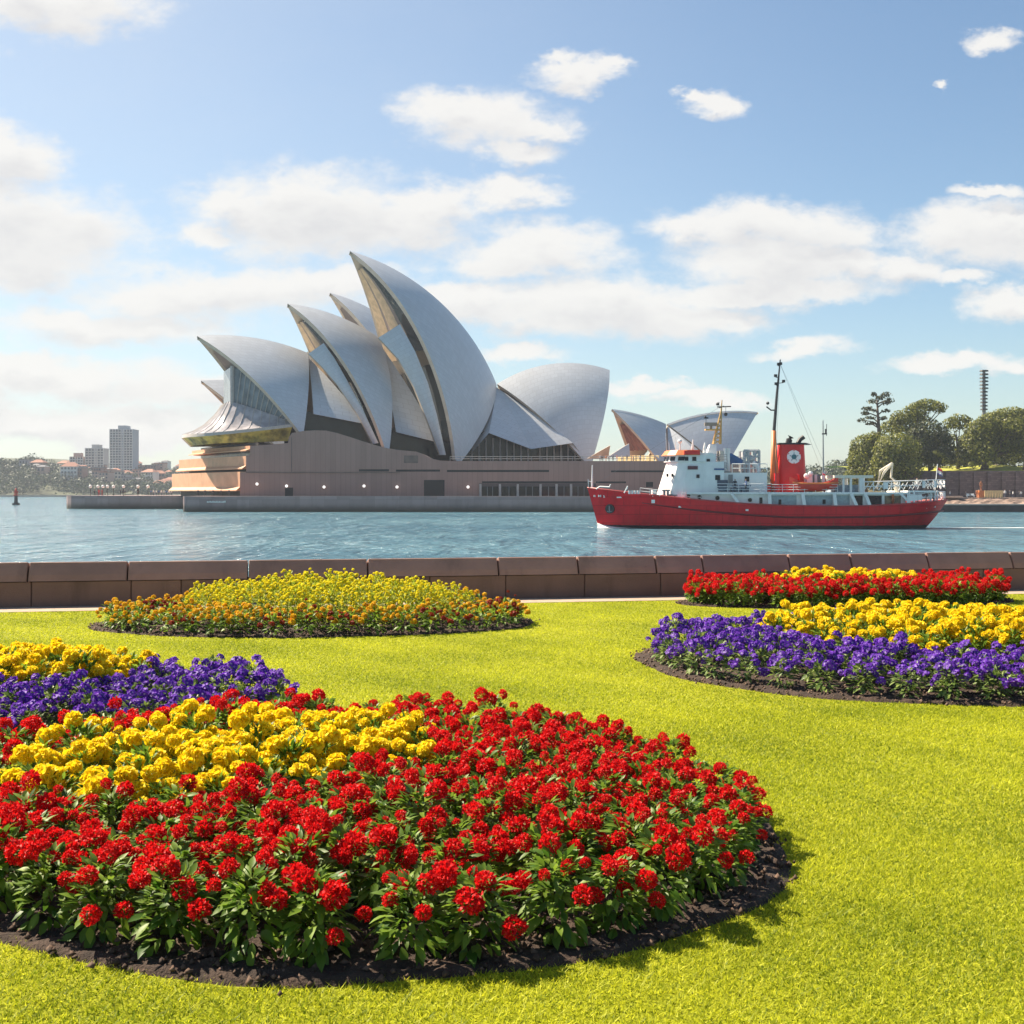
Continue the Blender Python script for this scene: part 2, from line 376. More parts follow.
def fan(hall, apex, base, bul, th=.6, n=14, mt=None, par=None, name='side_shell'):
    """curved triangular side shell hanging from apex to a base polyline, mirrored on the far side"""
    mb = MB(); mb.uv = []; rows = []
    segs = len(base)-1
    for i in range(segs*6+1):
        f = i/6; k = min(int(f), segs-1); Bp = base[k].lerp(base[k+1], f-k); row = []
        for j in range(n+1):
            t_ = j/n; p = apex.lerp(Bp, t_); row.append(p + (hall.n*.8 + Vector((0,0,.5)))*bul*4*t_*(1-t_))
        rows.append(row)
    for side in (0, 1):
        mb = MB(); mb.uv = []; tr = (lambda p: p) if side == 0 else hall.mir
        mb.grid([[tr(p) for p in r] for r in rows], 0, side == 0); mb.uv += [(i*1.3*(.1+.9*j/n), j*2.2) for i in range(len(rows)) for j in range(n+1)]
        rr = [[tr(p - hall.n*th) for p in r] for r in rows]
        mb.grid(rr, 1, side == 1); mb.uv += [(0,0)]*(len(rows)*(n+1))
        for e0, e1 in (([r[-1] for r in rows], [p[-1] for p in rr]), (rows[0], rr[0]), (rows[-1], rr[-1])):
            mb.grid([[tr(p) if False else p for p in ([tr(q) for q in e0])], e1], 1); mb.uv += [(0,0)]*(2*len(e0))
        mb.build(name, [m_tile, m_conc], par or oh, smooth=False)

hA_ = Hall(400, 332, 21)
specs = [[(197,336),(253,337.6),(308,353),(303,437),22], [(287.6,303.5),(332.5,314),(378,337),(388,459),24.5],
         [(350,251),(438,300),(496.5,384),(456,468),25], [(609.5,370),(555,363.5),(497,384),(590,468),20]]
shells = [build_shell(hA_, s) for s in specs]
Rj = [hA_.hit(*s[2]) for s in specs]
# folded walls in the mouths; brown columns paint the folds' shaded sides
louvre(hA_, shells[1][2][0], shells[1][0], Z(385, 320), .2, 5, .9, [m_bronze, m_brown, m_glassd], inset=.9)
louvre(hA_, shells[2][2][0], shells[2][0], Z(360, 322), .2, 5, 1.1, [m_bronze, m_brown, m_glassd], inset=.9)
louvre(hA_, shells[0][2][0], shells[0][0], Z(425, 310), 1.2, 7, 1.5, m_brown)
louvre(hA_, shells[3][2][0], shells[3][0], Z(455, 335), -1.0, 8, -.6, m_glassd, 'glass_wall')
STR = {1: ([(308.5,353.5),(322,367),(337.6,385),(358,415),(373,444)], [(323.6,343),(335,359),(348,382),(363,410),(378.5,443)]),
       2: ([(378.5,337.5),(398.5,359),(414,387),(428,422),(440,455)], [(400,324),(415,351),(428,383),(437,415),(446,455)])}
def strip(hall, edge, cc, n=16):
    """tiled inner shell standing just behind a mouth's near edge"""
    def wof(z): 
        p = min(edge, key=lambda q: abs(q.z - z)); return hall.n.dot(p - hall.c)
    A = []
    for (px, py), (qx, qy) in zip(*cc):
        z = Z(qy, 310); w = wof(z) - 1.3; q = hall.hit(qx, qy, w)
        A.append((hall.hit(px, py, max(.3, w - 1.2)), q))
    rows = []
    for i in range(n+1):
        f = i/n*(len(A)-1); k = min(int(f), len(A)-2); g_ = f-k; p = A[k][0].lerp(A[k+1][0], g_); q = A[k][1].lerp(A[k+1][1], g_)
        rows.append([p.lerp(q, j/6) + hall.n*.5*math.sin(math.pi*j/6) for j in range(7)])
    for s in (0, 1):
        mb = MB(); mb.uv = []; tr = (lambda p: p) if s == 0 else hall.mir
        mb.grid([[tr(p) for p in r] for r in rows], 0, s == 0); mb.uv += [(j*1.1, i*3.0) for i in range(n+1) for j in range(7)]
        mb.grid([[tr(r[0]) for r in rows], [tr(r[0] - hall.n*1.2) for r in rows]], 1); mb.uv += [(0,0)]*(2*(n+1))
        mb.grid([[tr(r[-1]) for r in rows], [tr(r[-1] - hall.n*1.0) for r in rows]], 1); mb.uv += [(0,0)]*(2*(n+1))
        mb.build('side_shell', [m_tile, m_conc], oh, smooth=True)
for (k, lb) in ((1, [(313.5,414,17),(366,424,18.5),(375,444,20)]), (2, [(396,432,18),(441,443,18.5),(446,458,20)])):
    B = [hA_.hit(*p) for p in lb]; ap = Rj[k-1] - Vector((0,0,1.2))
    fan(hA_, ap, B[:2], .9); strip(hA_, shells[k][2][0], STR[k])
    louvre(hA_, [p for p in shells[k][2][0]], shells[k][0], 6, 2.5, 8, .5, m_glassd, 'glass_wall', zmax=Z(350, 320))
B = [hA_.hit(*p) for p in ((470,455,18.5),(489,433,18.5),(531,449,19))]; fan(hA_, Rj[2]-Vector((0,0,1)), B, .6)
B = [hA_.hit(*p) for p in ((531,449,19),(573,443,18.5),(584,458,18.5))]; fan(hA_, Rj[2]-Vector((0,0,1)), B, .5)
# dark glass of the side foyers
def foyer(hall, pts, w, name='foyer_glass', mt=None):
    mb = MB(); P = [hall.hit(px, py, w) for px, py in pts]
    mb.prism(P, -hall.n*.4); far = MB(); far.prism([hall.mir(p) for p in P], hall.n*.4); far.build(name, mt or m_glassd, oh)
    x0, x1 = pts[0][0], pts[-1][0]
    return mb.build(name, mt or m_glassd, oh)
foyer(hA_, [(306,440),(306,412),(330,408),(384,428),(384,462)], 15.5)
foyer(hA_, [(390,462),(390,428),(425,430),(450,445),(450,466)], 15.5)
foyer(hA_, [(458,466),(470,440),(489,428),(534,442),(575,437),(590,468)], 15.5)
mb = MB()
for px in list(range(472, 532, 7)) + list(range(540, 584, 7)):
    p = hA_.hit(px, 440, 15.9); mb.box(p.x-.12, p.x+.12, p.y-.1, p.y+.1, Z(463, p.y), Z(438, p.y))
mb.build('mullion', m_pale, oh)
# shell one: vertical glass, flared glass skirt and canopy rim
edge = shells[0][2][0]
up = [p for p in edge if Z(364, 310) > p.z > Z(424, 300)]; up = list(reversed(up)) if up[0].z < up[-1].z else up
lo0, lo1 = hA_.hit(232, 404, 8), hA_.hit(288, 421, 16.5)
mb = MB(); nU = len(up)
upi = [p - hA_.n*.7 - hA_.a*.6 for p in up]; low = [lo0.lerp(lo1, i/(nU-1)) for i in range(nU)]
upi[0].x = lo0.x; upi[0].y = lo0.y
mb.grid([upi, low]); mb.grid([[hA_.mir(p) for p in upi], [hA_.mir(p) for p in low]])
mb.add([upi[0], low[0], hA_.mir(low[0]), hA_.mir(upi[0])], [(0,1,2,3)])
mb.build('glass_wall', m_glassb, shells[0][0])
mb = MB()
for i in range(0, nU): mb.tube([upi[i]+hA_.n*.1, low[i]+hA_.n*.1], .14, 4)
mb.tube([upi[0]+hA_.n*.3, low[0]+hA_.n*.3], .55, 6)
mb.build('mullion', m_pale, shells[0][0])
def ringpts(lst, n=6):
    P = [hA_.hit(*p) for p in lst]; P = P + [hA_.mir(p) for p in reversed(P)]
    return P
top = ringpts([(290,421,16.8),(262,411,13),(232,402,8.5),(226,403,3)])
rim = ringpts([(292,424,20),(258,428,18.5),(213,432.5,13),(187,434,4)])
rim_b = ringpts([(292,427,20),(258,431,18.5),(213,435.5,13),(186,437.5,4)])
band_b = ringpts([(288,441,18.5),(258,442,16.5),(216,443.5,11.5),(194,446,3.5)])
def loft(a, b_, k=4):
    rows = []
    for j in range(k+1):
        rows.append([p.lerp(q, j/k) - Vector((0,0,1.6*math.sin(math.pi*j/k))) for p, q in zip(a, b_)])
    return rows
def dens_(P, k=4):
    r = []
    for i in range(len(P)-1):
        p0, p1, p2, p3 = P[max(i-1,0)], P[i], P[i+1], P[min(i+2, len(P)-1)]
        for j in range(k):
            t_ = j/k; r.append(.5*((2*p1)+(p2-p0)*t_+(2*p0-5*p1+4*p2-p3)*t_*t_+(3*p1-p0-3*p2+p3)*t_**3))
    return r + [P[-1]]
top, rim, rim_b, band_b = map(dens_, (top, rim, rim_b, band_b))
mb = MB(); mb.grid(loft(top, rim)); sk = mb.build('glass_skirt', m_glassl, oh, smooth=True)
mb = MB()
for i in range(0, len(top), 1): mb.tube([r[i]+hA_.n*.05 for r in loft(top, rim)], .1, 4)
mb.build('mullion', m_pale, sk)
mb = MB(); mb.grid([rim, rim_b]); mb.grid([rim_b, [p.lerp(q, .12) for p, q in zip(rim_b, top)]]); mb.build('canopy_rim', m_pale, oh)
mb = MB(); mb.grid([rim_b, band_b]); mb.build('foyer_glass', m_amber, oh)

# the smaller hall behind
hB_ = Hall(405, 372, 17)
def mp(p, r): return (201 + (p[0]-197)*.843, 455 - (455-p[1])*r)
for s, r in zip(specs, (.625, .66, .795, .72)):
    q = [mp(p, r) for p in s[:4]]; q[3] = (q[3][0], 462)
    sh = build_shell(hB_, q + [s[4]*.8])
    louvre(hB_, sh[2][0], sh[0], 8, .8 if s is not specs[3] else -.8, 6, 1.0 if s is not specs[3] else -.6, m_brown)
# restaurant shells
hC_ = Hall(668, 318, 17)
rs = [[(612,409),(638.6,414.2),(666,424),(664,468),10], [(757.7,412),(716,411.8),(667,424),(724,470),10]]
rsh = [build_shell(hC_, s, th=.7) for s in rs]
m_redbrown = mat('red_brown_interior', (.16,.07,.06), .6, .3, .8)
louvre(hC_, rsh[0][2][0], rsh[0][0], Z(449, 315), .8, 8, .8, m_redbrown)
louvre(hC_, rsh[1][2][0], rsh[1][0], 9, -.8, 8, -.4, m_glassd, 'glass_wall')
B = [hC_.hit(*p) for p in ((667,466,8.5),(694,450,8),(722,468,8.5))]; fan(hC_, hC_.hit(667.5,426), B, .3, .4)
B = [hC_.hit(*p) for p in ((607,457.5,7.5),(630,456.5,7.6))]; fan(hC_, hC_.hit(629,443.5,6.6), B, .1, .3)
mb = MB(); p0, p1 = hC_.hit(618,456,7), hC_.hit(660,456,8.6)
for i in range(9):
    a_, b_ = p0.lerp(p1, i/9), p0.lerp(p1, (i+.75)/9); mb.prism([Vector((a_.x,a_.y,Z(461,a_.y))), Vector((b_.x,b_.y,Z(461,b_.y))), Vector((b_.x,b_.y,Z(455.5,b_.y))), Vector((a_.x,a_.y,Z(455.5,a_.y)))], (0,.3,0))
m_warm = mat('warm_lit_window', (.62,.46,.2), .4); m_warm.node_tree.nodes['Principled BSDF'].inputs['Emission Color'].default_value = (1,.7,.3,1); m_warm.node_tree.nodes['Principled BSDF'].inputs['Emission Strength'].default_value = .35  # faint glow stands in for sunlight on the panes
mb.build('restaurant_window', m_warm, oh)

# podium
PD = 296.0
prof = [(240,500),(240,472.5),(246,472),(246,456),(250,455),(250,446),(288,443),(289,437),(292,433),(303,431),(315,430.3),(326,430.6),(337,433),(350,437),(362,441),(373,444.5),(386,448),(398.6,450),(416,451.5),(423,454),(431,458.5),(440,460.5),(452,461),(757,461),(757,500)]
mb = MB(); mb.prism([at(px, py, PD) for px, py in prof], (0, 74, 0)); pod = mb.build('podium', m_podium, oh)
# terraces on the sunny corner: bands curving round from the long wall
def terrace(pl, pr, t0, t1, lip, inset=0.0):
    a_ = Vector((X(pl, 334), 334)); b_ = Vector((X(pr, PD)-.0, PD-.0)); mid = a_.lerp(b_, .5) + Vector((-.66,-.75)).normalized()*2.2
    pl2 = []
    for i in range(11):
        t_ = i/10; q = a_*(1-t_)**2 + mid*2*t_*(1-t_) + b_*t_*t_; pl2.append(q + Vector((.66,.75)).normalized()*inset)
    pl2 = [pl2[0] + Vector((6, 40))] + pl2 + [Vector((b_.x+1.5, PD+.4)), Vector((b_.x+8, PD+38))]
    return pl2
def slab(pl2, z0, z1, mb, m=0): mb.prism([(p.x, p.y, z0) for p in pl2], (0,0,z1-z0), m)
zz = lambda py: Z(py, 300.0)
for (pl, pr, t0, t1, l1) in ((172,240,472,487,490),(179,246,456.5,466,468.5),(192,250,446.3,449.5,450.6)):
    mb = MB(); slab(terrace(pl, pr, 0,0,0), zz(t1), zz(t0), mb)
    o_ = terrace(pl, pr, 0,0,0); n_ = len(o_)
    out = [p + Vector((-.66,-.75)).normalized()*(1.1 if 0 < i < n_-2 else 0) for i, p in enumerate(o_)]
    mb.add([(p.x,p.y,zz(t1)+.02) for p in o_[1:-2]] + [(p.x,p.y,zz(l1)) for p in out[1:-2]] + [(p.x,p.y,zz(l1)-.25) for p in out[1:-2]],
           [(i, i+1, i+1+n_-3, i+n_-3) for i in range(n_-4)] + [(i+n_-3, i+1+n_-3, i+1+2*(n_-3), i+2*(n_-3)) for i in range(n_-4)])
    slab(terrace(pl, pr, 0,0,0, .4), zz(l1)-.2, zz(t1)+.0-.02, mb)
    mb.build('terrace_band', m_terr, oh)
for (pl, pr, t0, t1, mt) in ((176,241,490.3,498,m_dark),(184,246,468.6,471.9,m_dark),(196,252,450.8,456.3,m_glassb),(196,252,443,446.2,m_dark)):
    mb = MB(); slab(terrace(pl, pr, 0,0,0, 1.6), zz(t1), zz(t0), mb); mb.build('terrace_window', mt, oh)
# openings in the long wall
def wallbox(x0, x1, y0, y1, name, mt, proud=.06, par=None, deep=.3):
    mb = MB(); mb.box(X(x0,PD), X(x1,PD), PD-proud, PD+deep, Z(y1,PD), Z(y0,PD)); return mb.build(name, mt, par or oh)
for (x0,x1,y0,y1) in ((359,389,469.3,471.4),(396,440,469.6,471.6),(447,549,470,472),(611,668,470.5,472.2),(482,590,481.3,483.2),(596,626,481.5,483.2)):
    wallbox(x0,x1,y0,y1,'window_slit',m_dark)
wallbox(404,418,455.5,463,'window_slit',m_brown)
wallbox(424,444.5,480,497,'garage_door',m_dark,.05); wallbox(285,293,487.6,496.8,'door',m_dark,.05); wallbox(646,653,482,487,'window_slit',m_dark)
wallbox(479,596,483.4,497,'loggia',mat('loggia_back',(.10,.08,.075),.8),.04)
for (x0,x1) in ((482,498),(502,516),(519.5,539),(542,555),(558,570),(572,590)):
    w_ = wallbox(x0,x1,486.5,496.5,'window',m_glassd,.1)
    for k in range(1, max(2, int((x1-x0)/5))):
        xx = x0 + (x1-x0)*k/max(2, int((x1-x0)/5)); wallbox(xx-.25, xx+.25, 486.5, 496.5, 'mullion', m_metal, .16, w_)
for px in (480.5,500,517.7,540.5,556.5,571,592): wallbox(px-1.1,px+1.1,484,497,'pillar',m_pale,.7)
wallbox(246,400,472.2,472.9,'ledge',m_brown,.25); wallbox(291.2,292,437,472,'seam',m_brown,.03)
for (px, py) in ((257,484),(286.5,486),(324,487),(364,486),(397,487),(468,487)):
    mb = MB(); p = at(px, py, PD-.7); mb.ball(p, .36, 8, 6); lamp = mb.build('wall_lamp', m_lamp, oh)
    mb = MB(); mb.box(p.x-.08, p.x+.08, PD-.75, PD+.1, p.z-.5, p.z-.36); mb.build('bracket', m_black, lamp)
def rail(mb, pts, h, step=2.0, nr=3, r=.05, m=0, posts=True):
    pts = [Vector(p) for p in pts]
    for k in range(nr): mb.tube([p + Vector((0,0,h*(k+1)/nr)) for p in pts], r, 4, m)
    if posts:
        for a_, b_ in zip(pts, pts[1:]):
            n_ = max(1, int((b_-a_).length/step))
            for i in range(n_+1):
                p = a_.lerp(b_, i/n_); mb.tube([p, p+Vector((0,0,h))], r, 4, m)
mb = MB(); rail(mb, [at(450,461,PD+.5), at(756,461,PD+.5)], 1.1, 2.5, 2, .07); mb.build('balustrade', m_metal, oh)

# waterfront promenade round the podium
mb = MB()
zt, zb = Z(496.2, 288), WATER - 2
def pslab(poly, zt_, name):
    mb = MB(); mb.prism([(p[0], p[1], zb) for p in poly], (0,0,zt_-zb)); return mb.build(name, m_prom)
cor = [(X(182,288)+1.2*(1-math.cos(t_)), 288+1.2*(1-math.sin(t_))) for t_ in [math.pi/2*k/5 for k in range(6)]]
near = [(X(182,288), 330)] + cor + [(X(762,288), 288), (X(762,288), 400), (X(182,288), 400)]
tag(pslab(near, zt, 'promenade'), kind='structure')
lx = X(66, 345); lend = [(lx + 15 - 15*math.cos(t_), 346 - 7*math.sin(t_)) for t_ in [math.pi/2*k/8 for k in range(9)]]
far_ = [(lx, 390)] + lend + [(X(182,288)-.05, 339), (X(182,288)-.05, 390)]
tag(pslab(far_, zt-.02, 'promenade'), kind='structure')
mb = MB()
for i in range(14):                                   # small white lettering on the quay, too small to read
    x = X(207+i*1.35, 287.95); hh_ = random.uniform(.25,.5); mb.box(x, x+.22, 287.9, 288.1, -.75, -.75+hh_)
mb.build('quay_lettering', m_lampw, oh)
# lamp posts and people on the far promenade
def lamp_post(px, Y, zb_, label):
    th_ = thing('lamp_post', (X(px,Y), Y, zb_), label, 'lamp post', 'lamp posts along the opera house quay')
    mb = MB(); mb.tube([(X(px,Y),Y,zb_), (X(px,Y),Y,zb_+2.3)], .09, 6); mb.build('pole', m_black, th_)
    mb = MB(); mb.ball((X(px,Y),Y,zb_+2.65), .48, 10, 7); mb.build('globe', m_lampw, th_)
lp = [(90.5,350),(98,352),(103,356),(107.5,352),(113.5,352),(123.5,352),(138,352),(148,352)]
for i, (px, Y) in enumerate(lp):
    lamp_post(px, Y, zt-.02, 'white globe lamp on a dark pole on the curved quay left of the opera house')

def make_person(shirt, trousers, skin=(.45,.28,.2), hair=(.03,.02,.015), stride=.12, arm=.1):
    """one continuous skinned body, 1.72 m tall, standing; returns mesh"""
    J = {'pelvis':(0,0,.93,.13),'waist':(0,0,1.08,.12),'chest':(0,0,1.3,.15),'neck':(0,0,1.47,.055),'chin':(0,-.02,1.54,.07),'head':(0,-.01,1.63,.095),'crown':(0,0,1.71,.06)}
    E_ = [('pelvis','waist'),('waist','chest'),('chest','neck'),('neck','chin'),('chin','head'),('head','crown')]
    for s in (-1,1):
        k = 'l' if s < 0 else 'r'
        J.update({k+'hip':(.1*s,0,.88,.095),k+'knee':(.11*s,-stride*s*.6,.5,.065),k+'ank':(.11*s,stride*s,.09,.042),k+'toe':(.12*s,stride*s-.15,.035,.035),
                  k+'sh':(.19*s,0,1.4,.06),k+'elb':(.25*s,.03,1.13,.045),k+'wri':(.25*s,-arm,.9,.033),k+'hand':(.25*s,-arm-.03,.82,.035)})
        E_ += [('pelvis',k+'hip'),(k+'hip',k+'knee'),(k+'knee',k+'ank'),(k+'ank',k+'toe'),('chest',k+'sh'),(k+'sh',k+'elb'),(k+'elb',k+'wri'),(k+'wri',k+'hand')]
    names = list(J); me = bpy.data.meshes.new('person_body')
    me.from_pydata([J[n][:3] for n in names], [(names.index(a), names.index(b_)) for a, b_ in E_], [])
    o = bpy.data.objects.new('tmp', me); col.objects.link(o)
    md = o.modifiers.new('s', 'SKIN'); o.modifiers.new('d', 'SUBSURF').levels = 1
    for i, n in enumerate(names): me.skin_vertices[0].data[i].radius = (J[n][3],)*2
    me.skin_vertices[0].data[0].use_root = True
    dg = bpy.context.evaluated_depsgraph_get(); m2 = bpy.data.meshes.new_from_object(o.evaluated_get(dg)); bpy.data.objects.remove(o)
    m2.materials.clear()
    for c in (trousers, shirt, skin, hair): m2.materials.append(mat('cloth', c, .8))
    for p in m2.polygons:
        z = p.center.z; x = abs(p.center.x)
        p.material_index = 3 if z > 1.66 or (z > 1.56 and p.center.y > .02) else 2 if z > 1.47 or (z < .93 and x > .2) else 1 if z > .93 else 0
        p.use_smooth = True
    return m2
PEOPLE = {'red': make_person((.55,.03,.03),(.35,.03,.04)), 'dark': make_person((.03,.035,.05),(.03,.03,.035)), 'white': make_person((.7,.7,.68),(.08,.09,.14)), 'orange': make_person((.55,.17,.05),(.45,.13,.05)),
          'blue': make_person((.08,.14,.3),(.05,.05,.06))}
def person(px, Y, z, kind, label, group, s=1.0, rz=0):
    o = link('person', PEOPLE[kind]); o.location = (X(px,Y), Y, z); o.rotation_euler = (0,0,rz); o.scale = (s,)*3
    return tag(o, label, 'person', group)
gp = 'people on the opera house quay'
person(99, 349, zt-.02, 'red', 'person in red clothes beside another in red on the curved quay', gp, 1.1, .4); person(102, 350, zt-.02, 'red', 'person in red clothes beside another in red on the curved quay', gp, 1.1, 2)
for px in (94.5, 120.5, 123, 125): person(px, 350, zt-.02, 'dark', 'person in dark clothes standing among the quay lamp posts', gp, 1, px)
person(138, 350, zt-.02, 'dark', 'stout person in dark clothes by the second lamp post from the terraces', gp, 1.3, 1)
for i, px in enumerate(np.arange(151, 172, 2.6)): person(float(px), 352+random.uniform(-2,3), zt-.02, 'white' if i % 3 else 'blue', 'person in white or blue in the crowd before the orange terraces', gp, 1, i)
for px in (198, 205, 213, 221, 229): person(px, 292+ (0 if px > 224 else 0), zt, 'dark', 'person in dark clothes in front of the terrace cafe windows', gp, .95, px)
for i, px in enumerate((600,602,606,609,613,617,622,627,633,640)): person(px, PD+3, Z(461,PD), ('white','dark','orange')[i % 3], 'diner on the podium roof below the small restaurant shells', 'people at the roof restaurant', .95, i)

# ------------------------------------------------------------------ foliage cards
def cards(cent, size, outward, rs, jitter=.5):
    """leaf clumps: small bent quads around points, roughly facing outward; returns verts, flat faces (tris)"""
    n = len(cent); d = outward + rs.normal(0, jitter, (n,3)); d /= np.linalg.norm(d, axis=1, keepdims=True)+1e-9
    r = rs.normal(0, 1, (n,3)); a = np.cross(d, r); a /= np.linalg.norm(a, axis=1, keepdims=True)+1e-9; b_ = np.cross(d, a)
    s = (size*rs.uniform(.6, 1.35, n))[:,None]
    v = np.stack([cent - a*s*.5, cent - b_*s*.32 + d*s*.1, cent + a*s*.5, cent + b_*s*.32 + d*s*.1], 1).reshape(-1,3)
    return v, np.arange(n*4)
def clump_points(c, rad, n, rs, fill=.35, under=.5):
    d = rs.normal(0, 1, (int(n*1.6)+4, 3)); d /= np.linalg.norm(d, axis=1, keepdims=True)
    keep = (d[:,2] > -under) | (rs.random(len(d)) < .3); d = d[keep][:n]
    rr = np.where(rs.random(len(d)) < fill, rs.uniform(.35,.95,len(d)), rs.uniform(.86,1.1,len(d)))
    # bumps: sub clumps so that the outline is uneven
    k = rs.normal(0,1,(9,3)); k /= np.linalg.norm(k, axis=1, keepdims=True)
    bump = np.clip((d @ k.T).max(1), .5, 1); rr *= .72 + .34*bump
    return np.array(c) + d*rr[:,None]*np.array(rad), d
m_fol_olive = leafy('olive_foliage', (.035,.055,.010), (.29,.30,.050), .45, .5)
m_fol_dark = leafy('dark_foliage', (.016,.030,.012), (.10,.12,.03), .35, .5)
m_fol_pine = leafy('pine_foliage', (.018,.030,.010), (.09,.095,.025), .15, .55)
m_fol_far = leafy('far_foliage', (.014,.034,.020), (.07,.095,.035), .2, .6)
m_bark = mat('bark', (.11,.085,.065), .9, .3, 1.5, .4)

def tree(name, label, base, clumps, Y, mt, group, size=.66, dens=2.8, trunk_r=.5, trunks=None, fill=.3, zb=None):
    """clumps: (px, py, rx_px, ry_px, depth offset m)"""
    bx, bz = X(base[0], Y), (zb if zb is not None else Z(base[1], Y))
    th_ = thing(name, (bx, Y, bz), label, 'tree', group)
    V = []; s_ = Y/FOC; mb = MB(); tips = []
    for (px, py, rx, ry, dy) in clumps:
        c = (X(px,Y), Y+dy, Z(py,Y)); rad = (rx*s_*1.07, max(rx,ry)*s_*.85, ry*s_*1.05)
        n = int(dens*(rad[0]*rad[2])*16/(size*size)) + 20
        p, d = clump_points(c, rad, n, rng, fill); V.append((p, d)); tips.append(Vector(c) - Vector((0,0,rad[2]*.25)))
    P = np.concatenate([v[0] for v in V]); Dn = np.concatenate([v[1] for v in V])
    v, f = cards(P, size, Dn, rng); link('crown', np_mesh('crown', v, f, 4, mt), th_)
    fork = Vector((bx, Y, bz)).lerp(sum(tips, Vector())/len(tips), .45)
    mb.tube([(bx,Y,bz-.6), (bx*.6+fork.x*.4, Y, bz+(fork.z-bz)*.5), fork], [trunk_r*1.3, trunk_r, trunk_r*.8], 7)
    for tp in tips:
        mid = fork.lerp(tp, .5) + Vector((random.uniform(-.6,.6), random.uniform(-.6,.6), .4)); mb.tube([fork, mid, tp], [trunk_r*.6, trunk_r*.4, trunk_r*.15], 5)
    mb.build('trunk', m_bark, th_, smooth=True)
    return th_

# ------------------------------------------------------------------ far shore on the left
def interp(x, xs, ys): return float(np.interp(x, xs, ys))
skx = [-400,-60,0,60,100,150,180,220,500]; sky_ = [446,450,456,461,471,478,482,484,484]
mb = MB(); rows = []
for (Y, f) in ((1195,-.02),(1215,.06),(1260,.3),(1330,.62),(1400,.88),(1480,1.0),(1700,1.15),(2200,1.1)):
    rows.append([(X(px,1330), Y, WATER-1 + max(0, f)*(Z(interp(px,skx,sky_)+5, 1330)-WATER) + (-2 if f < 0 else 0)) for px in range(-700, 540, 25)])
mb.grid(rows, 0); tag(mb.build('hill', mat('far_hill', (.06,.07,.035), .95, .3, .02), smooth=True), kind='structure')
mb = MB(); mb.box(X(-700,1200), X(500,1200), 1198, 1203, WATER-1, WATER+1.6); tag(mb.build('far_shore', mat('shore_rock', (.32,.28,.24), .9, .3, .05)), kind='structure')
P = []; Dn = []
for i in range(900):
    px = random.uniform(-260, 240); f = random.random()**.8; Y = 1206 + 190*f
    zt_ = Z(interp(px,skx,sky_), 1330); gz = WATER + max(0, (f*.95))*(zt_-WATER)*.9
    if px > 120 and f > .35 and random.random() < .8: continue
    if 55 < px and f > .75: continue
    r = random.uniform(4.5, 8.5); p, d = clump_points((X(px,Y), Y, gz+r*.75), (r, r, r*random.uniform(.75,1.05)), 75, rng, .2); P.append(p); Dn.append(d)
v, f = cards(np.concatenate(P), 2.6, np.concatenate(Dn), rng); tag(link('woodland', np_mesh('woodland', v, f, 4, m_fol_far)), 'dense green woodland covering the far shore hillside on the left', 'woodland', kind='stuff')
P = []; Dn = []
for i in range(240):                                   # wooded shore further up the harbour, seen between the ship's masts
    px = random.uniform(728, 905); f = random.random(); Y = 620+100*f
    top_ = interp(px, [728,760,790,815,835,848,870,905], [470,468,466,464,459,455,452,452]); gz = WATER + (Z(top_, 680)-WATER)*(.15+.7*f)
    r = random.uniform(3, 5.5); p, d = clump_points((X(px,Y), Y, gz), (r, r, r*.9), 90, rng, .2); P.append(p); Dn.append(d)
v, f = cards(np.concatenate(P), 1.5, np.concatenate(Dn), rng); tag(link('woodland', np_mesh('woodland', v, f, 4, m_fol_far)), 'bluish green woodland on the distant shore behind the ship funnel', 'woodland', kind='stuff')
mb = MB(); mb.prism([(X(720,615),615,WATER-2),(X(915,615),615,WATER-2),(X(915,760),760,WATER-2),(X(720,760),760,WATER-2)], (0,0,4)); tag(mb.build('far_shore', mat('far_bank', (.07,.075,.04), .95)), kind='structure')

